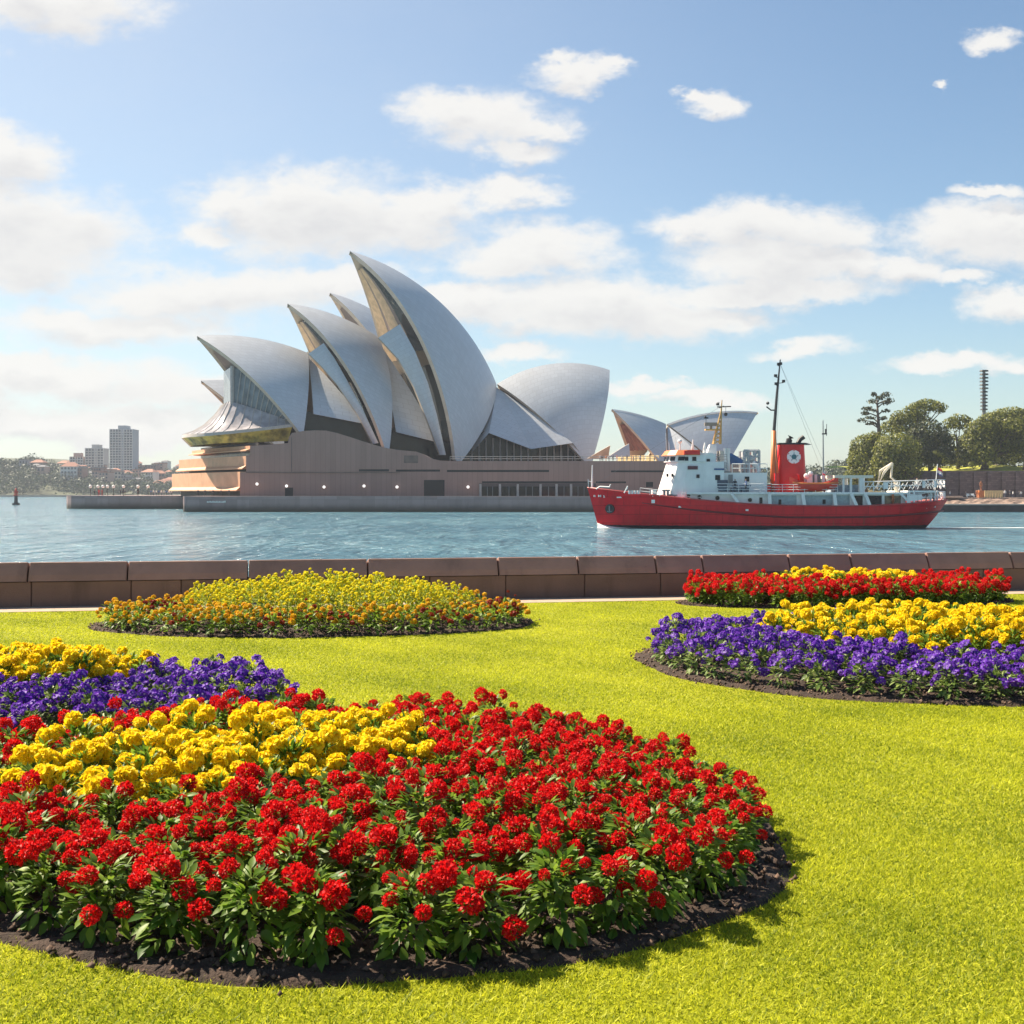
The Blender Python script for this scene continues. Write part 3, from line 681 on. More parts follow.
m_win = glassy('far_window', (.05,.06,.075), .2); m_wallc = [mat('render_cream', (.50,.44,.37), .8, .08), mat('render_pink', (.42,.27,.22), .8, .08), mat('render_white', (.62,.60,.57), .8, .05), mat('brick_brown', (.22,.13,.10), .8, .15), mat('render_grey', (.30,.30,.31), .8)]
m_roof = [mat('roof_terracotta', (.30,.12,.07), .8, .2), mat('roof_slate', (.12,.12,.13), .8, .2)]
def tower(name, label, px0, px1, ptop, pbase, Y, floors, cols, wm, plant):
    x0, x1, z0, z1 = X(px0,Y), X(px1,Y), Z(pbase,Y), Z(ptop,Y); dp = (x1-x0)*.9
    th_ = thing(name, ((x0+x1)/2, Y, z0), label, 'building')
    mb = MB(); mb.box(x0, x1, Y, Y+dp, z0-8, z1); mb.build('wall', wm, th_)
    fh = (z1-z0)/floors; cw = (x1-x0)/cols; mb = MB(); mw = MB()
    for k in range(floors):
        z = z0 + fh*k; mb.box(x0-.5, x1+.5, Y-1.0, Y-.01, z, z+.9)
        for c in range(cols):
            if c != cols//2: mw.box(x0+cw*(c+.14), x0+cw*(c+.86), Y-.35, Y-.005, z+1.0, z+fh-.15)
        for c in range(4): mw.box(x0-.3, x0-.005, Y+dp*(c+.2)/4, Y+dp*(c+.8)/4, z+1.0, z+fh-.15)
    for c in range(cols+1): mb.box(x0+cw*c-.3, x0+cw*c+.3, Y-1.2, Y-.015, z0, z1+1)
    mb.build('balcony', m_wallc[2], th_); mw.build('window', m_win, th_)
    mb = MB(); xc = (x0+x1)/2; mb.box(xc-(x1-x0)*plant, xc+(x1-x0)*plant, Y+3, Y+dp-4, z1-.1, z1+5.5); mb.box(x0-.2, x1+.2, Y-.2, Y+dp+.2, z1-.05, z1+1.1); mb.build('roof', wm, th_)
    return th_
tower('apartment_tower', 'tall grey apartment tower with balconies on the far shore, highest building there', 110, 132.5, 430, 474, 1420, 17, 8, mat('tower_grey', (.34,.36,.39), .8), .18)
tower('apartment_tower', 'square grey apartment block left of the tallest far tower', 85.5, 103.5, 449, 473, 1440, 9, 6, mat('block_grey', (.40,.39,.39), .8), .2)
tower('apartment_block', 'low pinkish flat-roofed block at the woodland edge of the far shore', 70, 83, 457.5, 470, 1440, 5, 5, m_wallc[1], .3)
def house_mesh(w, d, h, k):
    mb = MB(); mb.box(-w/2, w/2, 0, d, -6, h, 0); nf = max(1, int(h/3.4)); nc = max(2, int(w/3.2))
    for a_ in range(nf):
        for c in range(nc): mb.box(-w/2+w*(c+.22)/nc, -w/2+w*(c+.78)/nc, -.25, -.01, h*(a_+.3)/nf, h*(a_+.8)/nf, 1)
    if k % 3 == 0: mb.box(-w/2-.3, w/2+.3, -.3, d+.3, h+.01, h+.9, 2)
    else:
        e = .7; rz = h + w*.22; mb.add([(-w/2-e,-e,h),(w/2+e,-e,h),(w/2+e,d+e,h),(-w/2-e,d+e,h),(-w*.2,d/2,rz),(w*.2,d/2,rz)], [(0,1,5,4),(1,2,5),(2,3,4,5),(3,0,4),(3,2,1,0)], 2)
    return mb.mesh('house', [m_wallc[k % 5], m_win, m_roof[k % 2]])
hm = [house_mesh(random.uniform(8,17), random.uniform(9,13), random.uniform(5.5,13), k) for k in range(12)]
kinds = ['cream', 'pink', 'white', 'brown brick', 'grey']
for i in range(66):
    px = random.uniform(62, 190) if i < 56 else random.uniform(20, 66); lo = interp(px, [20,60,110,150,190], [463,472,478,490,494]); hi = interp(px, [20,60,100,150,190], [462,465,464,463,458])
    f = random.random(); py = hi + (lo-hi)*f + 3; Y = 1500 - 230*f; k = random.randrange(12)
    o = link('house', hm[k]); o.location = (X(px,Y), Y, Z(py,Y)-3); o.rotation_euler = (0,0,random.uniform(-.4,.4))
    tag(o, 'small %s building, %s roof, on the far hillside by the apartment towers' % (kinds[k % 5], 'a flat' if k % 3 == 0 else 'a pitched'), 'house', 'buildings on the far hillside')
for i in range(34):                                    # garden trees between the houses, too far to show more than a crown
    px = random.uniform(105, 190); f = random.random(); py = 470+20*f; Y = 1460-230*f
    r = random.uniform(3, 5); p, d = clump_points((0,0,r*.7), (r,r,r), 80, rng, .2); v, fl = cards(p, 2.0, d, rng)
    o = link('tree', np_mesh('tree', v, fl, 4, m_fol_far)); o.location = (X(px,Y), Y, Z(py,Y)); tag(o, 'small round green tree between the buildings of the far hillside', 'tree', 'trees among the far buildings')

# channel marker
bu = thing('channel_marker', (X(16,440), 440, WATER), 'red lattice channel marker on a dark post standing in the water', 'marker')
bz = lambda py: Z(py, 440); bx = X(16,440)
mb = MB(); mb.tube([(bx,440,WATER-1),(bx,440,bz(503))], [1.5,1.3], 10); mb.tube([(bx,440,bz(503)),(bx,440,bz(496))], [.75,.6], 8); mb.build('post', m_black, bu)
m_redm = mat('marker_red', (.50,.05,.03), .5)
mb = MB(); mb.box(bx-.7,bx+.7,439.3,440.7,bz(495.8),bz(495)); mb.tube([(bx,440,bz(495)),(bx,440,bz(488.5))], [.35,.2], 6)
for sx_ in (-.6,.6): mb.tube([(bx+sx_,440,bz(495)),(bx+sx_*.5,440,bz(490))], .12, 4)
mb.tube([(bx,440,bz(492.8)),(bx,440,bz(491))], [.85,.85], 8); mb.tube([(bx,440,bz(489.5)),(bx,440,bz(487.8))], [.5,.1], 8); mb.build('topmark', m_redm, bu)

# ------------------------------------------------------------------ right shore
RY = 288.0
m_harb = mat('harbour_wall_dark', (.035,.032,.035), .8, .3, .6); m_rub = mat('sandstone_rubble', (.20,.14,.11), .9, .5, .5, .8, 2); m_retain = panel_mat('retaining_wall_stone', (.15,.105,.10), .9, .5, .04, .7, offset=.5, var=.3, stain=.5)
m_bank = mat('bank_grass', (.30,.31,.035), .9, .25, .3)
RX0 = X(838, 300)
mb = MB(); mb.box(RX0, 260, RY, RY+5, WATER-2, Z(505.2,RY)); tag(mb.build('quay_wall', m_harb), 'low dark quay wall at the waterline right of the ship', 'wall')
mb = MB(); mb.box(RX0-.3, 260.2, RY-.35, RY+5, Z(505.2,RY)+.004, Z(504.0,RY)); rows = []
tag(mb.build('kerb', mat('pale_kerb', (.42,.36,.31), .8, .2, .5)), kind='structure')
for j in range(7):
    rows.append([(x, RY+1.6+j*.9, Z(504.0,RY)-.1+j*(Z(498.2,RY)-Z(504,RY))/6 + random.uniform(-.22,.22)*(0 < j < 6)) for x in np.arange(RX0, 250, 1.1)])
mb = MB(); mb.grid(rows); tag(mb.build('rubble_bank', m_rub), kind='structure')
qz = Z(497.6, 296)
mb = MB(); mb.box(RX0, 255, RY+6.9, 330, WATER-2, qz); tag(mb.build('promenade', mat('pink_paving', (.30,.22,.18), .9, .15, .4)), kind='structure')
tz = Z(472.6, 308)
mb = MB(); mb.box(X(899,308), 250, 308, 309.5, qz-1, tz); mb.box(X(899,308)-.2, 250.2, 307.75, 309.6, tz+.003, tz+.45); mb.box(X(899,308)+2, X(955,308), 307.2, 307.99, Z(478.5,308), Z(477,308))
for px in range(905, 1200, 14): mb.box(X(px,308)-.5, X(px,308)+.5, 307.5, 307.995, qz, tz-.02)
tag(mb.build('retaining_wall', m_retain), 'long dark stone retaining wall below the park trees on the right', 'wall')
rows = []
for j in range(9):
    Y = 309.4+j*9; rows.append([(x, Y, tz-.5 + min(j*.6, 3.4) + 1.8*math.exp(-((x-X(1018,318))/7)**2)*math.sin(min(j,4)*.78) + random.uniform(-.15,.15)*(j > 0)) for x in np.arange(X(893,310), 255, 3)])
mb = MB(); mb.grid(rows); tag(mb.build('park_lawn', m_bank, smooth=True), kind='structure')
rows = [[(x, 296+j*6, WATER-1 + (3+j*.55) + random.uniform(-.4,.4)) for x in np.arange(X(840,300), X(901,310), 2)] for j in range(8)]
mb = MB(); mb.grid(rows); tag(mb.build('bank', mat('bank_earth', (.09,.08,.04), .95, .4, .3), smooth=True), kind='structure')
gt = 'park trees on the right shore'
# the pine: flat layered branches on a bare upright trunk
def pine(label, px, pbase, Y, layers):
    bx, bz = X(px,Y), Z(pbase,Y); th_ = thing('pine_tree', (bx,Y,bz), label, 'tree', gt); mb = MB(); P = []; Dn = []; ztop = Z(layers[0][1]-1, Y)
    mb.tube([(bx-.6,Y,bz-1),(bx,Y,bz+(ztop-bz)*.5),(X(px-2.5,Y),Y,ztop)], [.75,.5,.12], 7)
    for (lx, ly, w, h, dy) in layers:
        c = Vector((X(lx,Y), Y+dy, Z(ly,Y))); st = Vector((X(px-1,Y), Y, c.z-1.0)); mb.tube([st, st.lerp(c,.5)+Vector((0,0,.3)), c], [.22,.16,.06], 5)
        s_ = Y/FOC; p, d = clump_points(c, (w*s_*1.12, w*s_*.95, h*s_*1.35), int(w*h*9)+26, rng, .6, .9); P.append(p); Dn.append(d)
    v, f = cards(np.concatenate(P), .55, np.concatenate(Dn), rng, 1.2); link('crown', np_mesh('crown', v, f, 4, m_fol_pine), th_); mb.build('trunk', m_bark, th_, smooth=True)
pine('tall open pine with layered branches and bare trunk above the park trees', 879, 470, 322,
     [(873.5,394.5,2.6,1.7,0),(887,394.5,4.6,2.2,.5),(879,398,3.8,1.7,-1),(891,400,4,2.2,1),(871,401.5,4.6,1.7,-.5),(884,403.5,4.2,1.5,-1.5),(867,408.5,5,1.8,0),(875,410,3,1.2,1.5),(885,411,4,1.3,-1),(866,413,4.4,1.6,.8),(861,420.5,4,1.6,-.5),(868,418.5,4.4,1.5,-1.8),(874,423,3,1.2,1),(884,418,3.4,1.3,.5),(869,424,3,.9,0)])
tree('fig_tree', 'olive bushy tree at the left end of the park by the water', (866,495), [(868,452,17,16,0),(858,462,11,13,-2),(850,478,8,11,-3),(866,476,13,15,-4),(877,444,12,11,1),(857,450,6,6,0)], 312, m_fol_olive, gt, trunk_r=.5, zb=1)
tree('fig_tree', 'wide sunlit olive bush-like fig in front of the tall pine', (888,492), [(892,450,20,14,-4),(882,463,14,16,-5),(873,476,9,13,-5),(900,468,16,18,-3),(888,484,12,10,-5)], 309, m_fol_olive, gt, trunk_r=.6, zb=2)
tree('umbrella_tree', 'tall spreading umbrella tree with flat olive top right of the pine', (913,468), [(898,420,8,8,0),(893,428,10,8,2),(908,418,11,9,-1),(918,410,11,8,0),(928,405,12,6,1),(937,408,8,5,-1),(941,411,4,3,0),(905,430,14,9,0),(922,418,9,6,2)], 330, m_fol_olive, gt, trunk_r=.55, dens=2.2)
tree('round_tree', 'dark rounded tree below the umbrella tree crown', (931,468), [(928,440,19,18,0),(938,450,12,16,-2),(914,447,14,17,-2),(920,458,14,10,-3),(932,460,16,7,-4),(906,460,12,8,-3)], 326, m_fol_dark, gt, trunk_r=.6)
tree('gum_tree', 'thin open tree with small rounded top between the two big crowns', (958,468), [(952,423,8,5,0),(961,419,9,5,.5),(968,424,6,6,-.5),(957,427,8,4,1),(955,438,5,4,1),(963,444,5,4,-1),(947,452,8,7,-2),(950,462,9,6,-2)], 334, m_fol_olive, gt, trunk_r=.4, dens=1.8)
tree('spreading_fig', 'largest dome-shaped fig tree standing on the park lawn, with hanging foliage', (983,471), [(982,432,16,13,-1),(996,424,18,11,0),(1012,418,18,10,1),(1030,420,18,12,2),(968,448,11,14,-2),(965,459,8,9,-3),(978,455,11,12,-4),(1000,440,20,18,2),(1018,444,18,20,3),(1034,442,16,22,3),(972,439,9,9,0),(1008,428,16,9,-3)], 324, m_fol_olive, gt, trunk_r=.9)
tree('round_tree', 'pale green tree with a visible trunk at the right edge below the big fig', (1024,468), [(1026,438,9,9,-6),(1036,450,12,14,-6),(1022,452,6,5,-7)], 316, m_fol_olive, gt, trunk_r=.4)
tree('round_tree', 'dark tree filling the shade behind the spreading fig', (1000,468), [(1000,452,22,16,10),(1030,455,20,14,10),(976,460,12,9,9),(952,461,16,6,8),(990,462,24,6,7)], 338, m_fol_dark, gt, trunk_r=.6)
for (px, py, r) in ((936,455,3),(941,458,3.5),(946,464,4),(990,466,2.5),(905,466,3),(971,466,2.5),(1012,466,3)):
    p, d = clump_points((0,0,r*.2), (r*.27,r*.27,r*.25), 120, rng, .3); v, f = cards(p, .32, d, rng); o = link('shrub', np_mesh('shrub', v, f, 4, m_fol_olive)); o.location = (X(px,316), 316, Z(py,316)); tag(o, 'small green shrub under the park trees beside the retaining wall', 'shrub', 'shrubs under the park trees')
# banded mast tower
mt_ = thing('radio_mast', (X(984,345), 345, 8), 'tall slim dark mast with stacked antenna rings rising behind the big fig', 'mast')
mb = MB(); mb.tube([(X(984,345),345,8),(X(984,345),345,Z(371,345))], [.75,.42], 8); mb.build('pole', m_metal, mt_)
for k in range(12):
    z = Z(371.5+k*3.5, 345); mb = MB(); r_ = 1.25 if k < 6 else 1.05; mb.tube([(X(984,345),345,z),(X(984,345),345,z+.38)], [r_,r_*.9], 10)
    mb.build('antenna_ring', m_black, mt_)
# slender mast behind the ship
fm = thing('signal_mast', (X(823.5,420),420,-2), 'thin grey signal mast with small crossarm behind the ship lifeboat', 'mast')
mb = MB(); mb.tube([(X(823.5,420),420,-2),(X(823,420),420,Z(420.5,420))], [.38,.16], 6); mb.build('pole', m_metal, fm)
mb = MB(); mb.box(X(822,420),X(827,420),419.8,420.2,Z(434.5,420),Z(433.2,420)); mb.box(X(825,420),X(826.3,420),419.7,420.3,Z(434,420),Z(429,420)); mb.tube([(X(826.6,420),420,Z(436,420)),(X(826.6,420),420,Z(424,420))], .12, 4); mb.build('crossarm', m_black, fm)
# people and market fence on the right promenade
gq = 'people on the right promenade'
for (px, k, s) in ((950,'white',1),(966,'dark',.9),(977,'orange',1.1),(979,'orange',1.2),(1005,'white',1.15),(1010,'dark',1.1),(1013,'white',1),(1019,'dark',1),(1021,'white',1)):
    person(px, 297, qz, k, 'person in %s clothes on the promenade below the retaining wall' % k, gq, s, px)
st = thing('statue', (X(981,299),299,qz), 'orange-brown statue on a plinth in front of the dark retaining wall', 'statue')
m_stat = mat('orange_bronze', (.40,.16,.07), .6)
mb = MB(); x = X(981,299); mb.box(x-.8,x+.8,298.2,299.8,qz,qz+1.5); mb.box(x-.95,x+.95,298.05,299.95,qz+1.503,qz+1.75); mb.build('plinth', m_stat, st)
me_ = make_person((.40,.16,.07),(.40,.16,.07),(.42,.18,.08),(.40,.16,.07)); o = link('figure', me_, None); o.parent = st; o.location = (0,0,1.75); o.scale = (1.4,)*3
fe = thing('barrier_fence', (X(993,296.5),296.5,qz), 'row of pale yellow barrier panels on the promenade beside the statue', 'barrier')
for i in range(7):
    mb = MB(); x = X(984.5+i*2.7, 296.5); mb.box(x, x+.5, 296.4, 296.6, qz, qz+1.75); mb.box(x+.5, x+.64, 296.42, 296.58, qz+1.2, qz+1.7); mb.build('panel', mat('barrier_yellow', (.62,.45,.22), .6, .1), fe)
mb = MB(); mb.box(X(984.5,296.5), X(1003,296.5), 296.45, 296.55, qz+1.35, qz+1.6); mb.build('top_rail', mat('barrier_cream', (.66,.53,.33), .6, .1), fe)
for px in (968.5, 972):
    s_ = thing('kiosk_seat', (X(px,297),297,qz), 'small white rounded bench seat on the right promenade', 'seat', 'white promenade seats'); mb = MB(); x = X(px,297)
    mb.box(x-.6,x+.6,296.6,297.2,qz+.4,qz+.55); mb.box(x-.6,x+.6,297.2,297.35,qz+.4,qz+1.0); mb.build('seat', m_lampw, s_)
    mb = MB(); mb.box(x-.5,x-.35,296.7,297.1,qz,qz+.39); mb.box(x+.35,x+.5,296.7,297.1,qz,qz+.39); mb.build('leg', m_lampw, s_)
mb = MB(); mb.box(X(944,294), X(962,294), 293.5, 296, qz, qz+.42); tag(mb.build('stone_ledge', mat('pink_ledge', (.55,.38,.28), .8)), 'long low pink stone ledge on the promenade just right of the ship', 'ledge')

# ------------------------------------------------------------------ the red ship
SN, SC = 155.5, 160.0              # depth of the ship's near side and of its centre line
ship = thing('ship', (X(767,SC), SC, WATER), 'red-hulled ship with white superstructure and red funnel steaming left', 'ship')
m_hull, t, b, o = new_mat('hull_red')
g = N(t, 'ShaderNodeNewGeometry'); s3 = N(t, 'ShaderNodeSeparateXYZ'); t.links.new(g.outputs['Position'], s3.inputs[0])
sv = V_(t, 'MULTIPLY', g.outputs['Position'], (1, 1, .3)); c1 = mixcol(t, maprange(t, noise(t, sv, .9, 6, .65), .4, .7, 0, 1), (.70,.012,.024,1), (.55,.010,.020,1))
c1 = mixcol(t, M_(t, 'MULTIPLY', maprange(t, noise(t, sv, 2.2, 5, .7), .62, .78, 0, 1), .5), c1, (.22,.07,.03,1))
cbn = N(t, 'ShaderNodeCombineXYZ'); setin(t, cbn, 0, s3.outputs[0]); setin(t, cbn, 1, s3.outputs[2])
br = N(t, 'ShaderNodeTexBrick'); t.links.new(cbn.outputs[0], br.inputs['Vector']); br.inputs['Scale'].default_value = 1; br.inputs['Brick Width'].default_value = 4.2; br.inputs['Row Height'].default_value = 1.15; br.inputs['Mortar Size'].default_value = .035
for k, c in (('Color1', (1,1,1,1)), ('Color2', (.9,.9,.9,1)), ('Mortar', (.62,.62,.62,1))): br.inputs[k].default_value = c
c1 = mixcol(t, 1.0, c1, br.outputs[0], 'MULTIPLY')            # plate seams
rs_ = maprange(t, noise(t, V_(t, 'MULTIPLY', g.outputs['Position'], (1.5, 1.5, .16)), 1.1, 5, .7), .60, .72, 0, 1)
c1 = mixcol(t, M_(t, 'MULTIPLY', rs_, maprange(t, s3.outputs[2], WATER+3.2, WATER+.6, .1, .55)), c1, (.20,.075,.035,1))      # rust running down
c1 = mixcol(t, maprange(t, M_(t, 'ADD', s3.outputs[2], M_(t, 'MULTIPLY', noise(t, sv, 1.2, 4), .25)), WATER+.62, WATER+.5, 0, 1), c1, (.018,.02,.024,1))
t.links.new(c1, b.inputs['Base Color']); b.inputs['Roughness'].default_value = .45; b.inputs['Specular IOR Level'].default_value = .2
m_white = mat('ship_white', (.74,.74,.72), .45, .05, .6, stain=.18); m_red = mat('funnel_red', (.66,.014,.014), .45, .1, .6); m_orange = mat('mast_orange', (.60,.17,.04), .5, .12, .8)
m_gold = mat('mast_buff', (.52,.32,.10), .5, .15, .8); m_deck = mat('deck_grey', (.20,.19,.18), .8); m_blue = mat('blue_tarpaulin', (.035,.10,.24), .7, .15, 1)
m_lb = mat('lifeboat_red', (.62,.04,.02), .5, .15, 1)
# hull: lofted from bow to stern
NU, NF = 44, 9
def sheer(px): return interp(px, [587,597,612,640,660,683,710,736,779,830,857,900,945], [487.6,488.8,490.6,494,496.2,498.9,501.4,503.6,505.8,506.4,506,503.6,500])
def hb_deck(u): return 4.5*min(1, (u/.27))**.62 if u < .27 else 4.5*(1 - max(0,(u-.86)/.14)**2.6*.75)
def hb_wl(u): return 4.35*max(0,min(1, (u/.36)))**.95 if u < .36 else 4.35*(1 - max(0,(u-.72)/.28)**2*.97)
mbh = MB(); uvrows = {}
for s in (-1, 1):
    rows = []
    for i in range(NU+1):
        u = i/NU; pd = 587.5 + (944.5-587.5)*u; zd = Z(sheer(pd), SN); row = []
        for j in range(NF+1):
            f = j/NF; pw = 600.5 + (916-600.5)*u
            x = X(pw, SC) + (X(pd, SC)-X(pw, SC))*(f if u < .5 else f**.72); z = (WATER-.9) + (zd - WATER + .9)*f
            hb = hb_wl(u) + (hb_deck(u)-hb_wl(u))*f**1.1
            row.append((x, SC + s*hb, z))
        rows.append(row)
    uvrows[s] = rows; mbh.grid(rows, 0, s == 1)
mbh.grid([[r[-1] for r in uvrows[-1]], [r[-1] for r in uvrows[1]]], 0); mbh.grid([[uvrows[-1][-1][j] for j in range(NF+1)], [uvrows[1][-1][j] for j in range(NF+1)]], 0)
hull = mbh.build('hull', m_hull, ship, smooth=True)
try: hull.data.set_sharp_from_angle(angle=R(45))
except Exception: pass
def near(px, off=0.0):                                     # y of the hull's near side at deck level
    u = (px-587.5)/357; return SC - hb_deck(max(0,min(1,u))) - off
# rubbing strake, capping rail
mb = MB(); pts = []
for px in np.linspace(640, 940, 40):
    u = (px-587.5)/357; f = .62; hb = hb_wl(u)+(hb_deck(u)-hb_wl(u))*f**1.1; zd = Z(sheer(px), SN); pts.append((X(px,SC), SC-hb-.06, WATER-.9+(zd-WATER+.9)*interp(px,[640,700,780,870,940],[.79,.70,.62,.64,.70])))
mb.tube(pts, .13, 5); mb.build('rubbing_strake', mat('strake_dark_red', (.16,.004,.008), .5), hull, smooth=True)
mb = MB()
for s in (-1,1): mb.tube([Vector(r[-1]) + Vector((0,0,.03)) for r in uvrows[s]], .09, 5)
mb.build('capping_rail', mat('cap_rail', (.45,.05,.05), .5), hull)
mb = MB(); pa = uvrows[-1][2][5]; p = Vector((X(611,SC), SC-hb_deck(.065)*.66, Z(509,SN)))
def hull_y(px, z):                                          # near-side hull surface, found by bisection over the loft
    best = None
    for i in range(NU):
        for j in range(NF):
            a_ = Vector(uvrows[-1][i][j]); c_ = Vector(uvrows[-1][i+1][j+1])
            x = px
            if min(a_.x, uvrows[-1][i][j+1][0]) <= x <= max(c_.x, uvrows[-1][i+1][j][0]) and a_.z <= z <= c_.z+.3: best = (a_.y+c_.y)/2
    return best if best is not None else SN
ax, az = X(610.5,157.5), Z(509,157.5); ay = hull_y(ax, az)
dirn = Vector((-.42,-.9,-.1)).normalized(); mb = MB(); mb.tube([Vector((ax,ay,az))+dirn*-.4, Vector((ax,ay,az))+dirn*.1], [.62,.62], 14); anc = mb.build('hawse_recess', m_black, hull)
mb = MB(); q = Vector((ax,ay,az))+dirn*.14; mb.tube([q+Vector((-.3,0,-.28)), q+Vector((0,-.05,-.4)), q+Vector((.3,0,-.28))], .08, 5); mb.tube([q+Vector((0,0,-.4)), q+Vector((0,0,.4))], .08, 5); mb.build('anchor', m_metal, anc)
def dash(px0, px1, py, hgt, n, nm):
    mb = MB()
    for i in range(n):
        px = px0+(px1-px0)*(i+.5)/n; z = Z(py,156); y = hull_y(X(px,157.5), z); w = abs(px1-px0)/n*.13*.34; k = random.uniform(.55,1)*hgt; mb.box(X(px,157.5)-w, X(px,157.5)+w, y-.16, y+.1, z-k/2, z+k/2)
    return mb.build(nm, m_lampw, hull)
dash(594.5,602,496,.3,7,'name_lettering'); dash(928,938,506.6,.42,8,'name_lettering'); dash(604,607,496.5,.4,2,'draught_mark'); dash(616,623,497.4,.3,1,'fairlead'); dash(650,655,501.5,.5,1,'fairlead'); dash(676,682,506.8,.3,1,'fairlead'); dash(742,746,510,.3,1,'fairlead'); dash(923,925,507.8,.4,1,'fairlead')
# superstructure -------------------------------------------------
def wall_block(poly_plan, z0, z1, name, mt, par=ship, taper=(0,0), smooth=False):
    """plan polygon (x, half-breadth list on the near side, mirrored), from z0 to z1; taper shifts the foremost points aft with height"""
    full = [(x, SC-h) for x, h in poly_plan] + [(x, SC+h) for x, h in reversed(poly_plan)]
    x0 = min(x for x, _ in full); x1 = max(x for x, _ in full); mb = MB(); n = len(full)
    topv = [(x + taper[0]*(1-(x-x0)/(x1-x0))**1.0, SC+(y-SC)*(1-taper[1]), z1) for x, y in full]
    mb.add([(x,y,z0) for x,y in full] + topv, [tuple(range(n-1,-1,-1)), tuple(range(n, 2*n))] + [(i, (i+1)%n, (i+1)%n+n, i+n) for i in range(n)])
    return mb.build(name, mt, par, smooth)
Zs = lambda py: Z(py, 156.0)
xs = lambda px: X(px, 156.5)
fr = xs(659)
tw = wall_block([(fr, .8),(fr+.35,2.0),(fr+1.3,3.2),(fr+2.8,3.75),(xs(724),3.8)], Zs(500), Zs(461.5), 'bridge_tower', m_white, taper=(1.55,.06))
wh = wall_block([(xs(668),.9),(xs(668)+.3,2.0),(xs(668)+1.1,3.1),(xs(668)+2.3,3.7),(xs(706),3.75)], Zs(461.5)+.004, Zs(455), 'wheelhouse', m_white, taper=(.15,0))
wall_block([(xs(665.5),1.0),(xs(665.5)+.35,2.3),(xs(665.5)+1.3,3.5),(xs(665.5)+2.6,4.05),(xs(699.5),4.1)], Zs(455)+.004, Zs(449.8), 'roof_brim', m_orange, wh, taper=(.5,.06))
wall_block([(xs(683.5),4.14),(xs(699),4.14)], Zs(454.4), Zs(450.6), 'brim_panel', m_red, wh)
wall_block([(xs(699.6),3.4),(xs(713),3.4)], Zs(455), Zs(452.6), 'roof_ledge', m_white, wh)
wall_block([(xs(706.05),3.3),(xs(716),3.3)], Zs(461.5)+.004, Zs(453.8), 'chart_house', m_white, wh)
m_sglass = glassy('ship_window', (.012,.02,.03), .1)
# wheelhouse windows follow its curved front
front = [Vector((xs(668)+2.3+.02, SC-3.7, 0)), Vector((xs(668)+1.1, SC-3.1, 0)), Vector((xs(668)+.3, SC-2.0, 0)), Vector((xs(668), SC-.9, 0)), Vector((xs(668), SC+.9, 0))]
for a_, b_ in zip(front, front[1:]):
    d = (b_-a_).normalized(); nrm = Vector((d.y, -d.x, 0)); nrm = nrm if nrm.x < .01 else -nrm
    if (a_.y+b_.y)/2 < SC-3 and nrm.y > 0: nrm = -nrm
    L = (b_-a_).length; k = max(1, round(L/1.0))
    for i in range(k):
        p0, p1 = a_ + d*(L*(i+.18)/k) + nrm*.05, a_ + d*(L*(i+.82)/k) + nrm*.05; mb = MB()
        mb.prism([(p0.x,p0.y,Zs(460.4)),(p1.x,p1.y,Zs(460.4)),(p1.x+.1,p1.y,Zs(456.4)),(p0.x+.1,p0.y,Zs(456.4))], -nrm*.2); mb.build('window', m_sglass, wh)
def sidebox(px0, px1, py0, py1, hb, name, mt, par=ship, proud=.05, deep=.2):
    mb = MB()
    mb.box(xs(px0), xs(px1), SC-hb-proud, SC-hb+deep, Zs(py1), Zs(py0)); return mb.build(name, mt, par)
for (a_, b_, c_, d_) in ((684.5,688,456.8,460.6),(692,696,456.8,460.8)): sidebox(a_,b_,c_,d_,3.74,'window',m_sglass,wh)
sidebox(706.8,710.2,458.8,463,3.3,'window',m_sglass,wh,.07,.05)
sidebox(687.5,697.5,466,469.4,3.62,'name_board',mat('name_board_maroon', (.09,.02,.035), .5),tw,.12)
sidebox(696.2,699.2,474.5,478,3.7,'window',m_sglass,tw,.08)
for (px, py) in ((669,475),(673.5,475)):
    mb = MB(); fx = xs(px)-.1; mb.box(fx-.12, fx+.1, SC-2.9-(px-667)*.06, SC-2.4-(px-667)*.06, Zs(py+1.7), Zs(py-1.5)); mb.build('window', m_sglass, tw)
for (px, py) in ((664.5,491),(668,491),(663.5,496),(670,495.5),(675,496)):
    mb = MB(); mb.tube([(xs(px), SN+1.2, Zs(498)), (xs(px), SN+1.2, Zs(py-1))], .16, 6); mb.box(xs(px)-.3, xs(px)+.3, SN+.95, SN+1.45, Zs(py), Zs(py-1.4)); mb.build('winch', m_metal, ship)
# long deckhouse with the covered side deck
dh = wall_block([(xs(681),3.75),(xs(905),3.75)], Zs(506), Zs(494.2), 'deckhouse', m_white)
bd = wall_block([(xs(686),4.3),(xs(906),4.45)], Zs(494.2)+.003, Zs(492.2), 'boat_deck', m_white)
for (px, py, r_) in ((688,496,.24),(699.2,497,.28),(717,498,.28),(749.5,500,.26)):
    mb = MB(); mb.tube([(xs(px), SC-3.9, Zs(py)), (xs(px), SC-3.5, Zs(py))], r_, 10); mb.build('porthole', m_sglass, dh)
for (a_,b_,c_,d_) in ((759,762,497.5,503.5),(778,780.8,499.5,504.5),(770.5,796,495.4,505.2),(803,832,495.4,505.2),(822,825,499.5,504)): sidebox(a_,b_,c_,d_,3.75,'window' if b_-a_ < 5 else 'side_panel', m_sglass if b_-a_ < 5 else mat('pale_blue_panel', (.30,.37,.40), .6), dh, .06 if b_-a_ < 5 else .03)
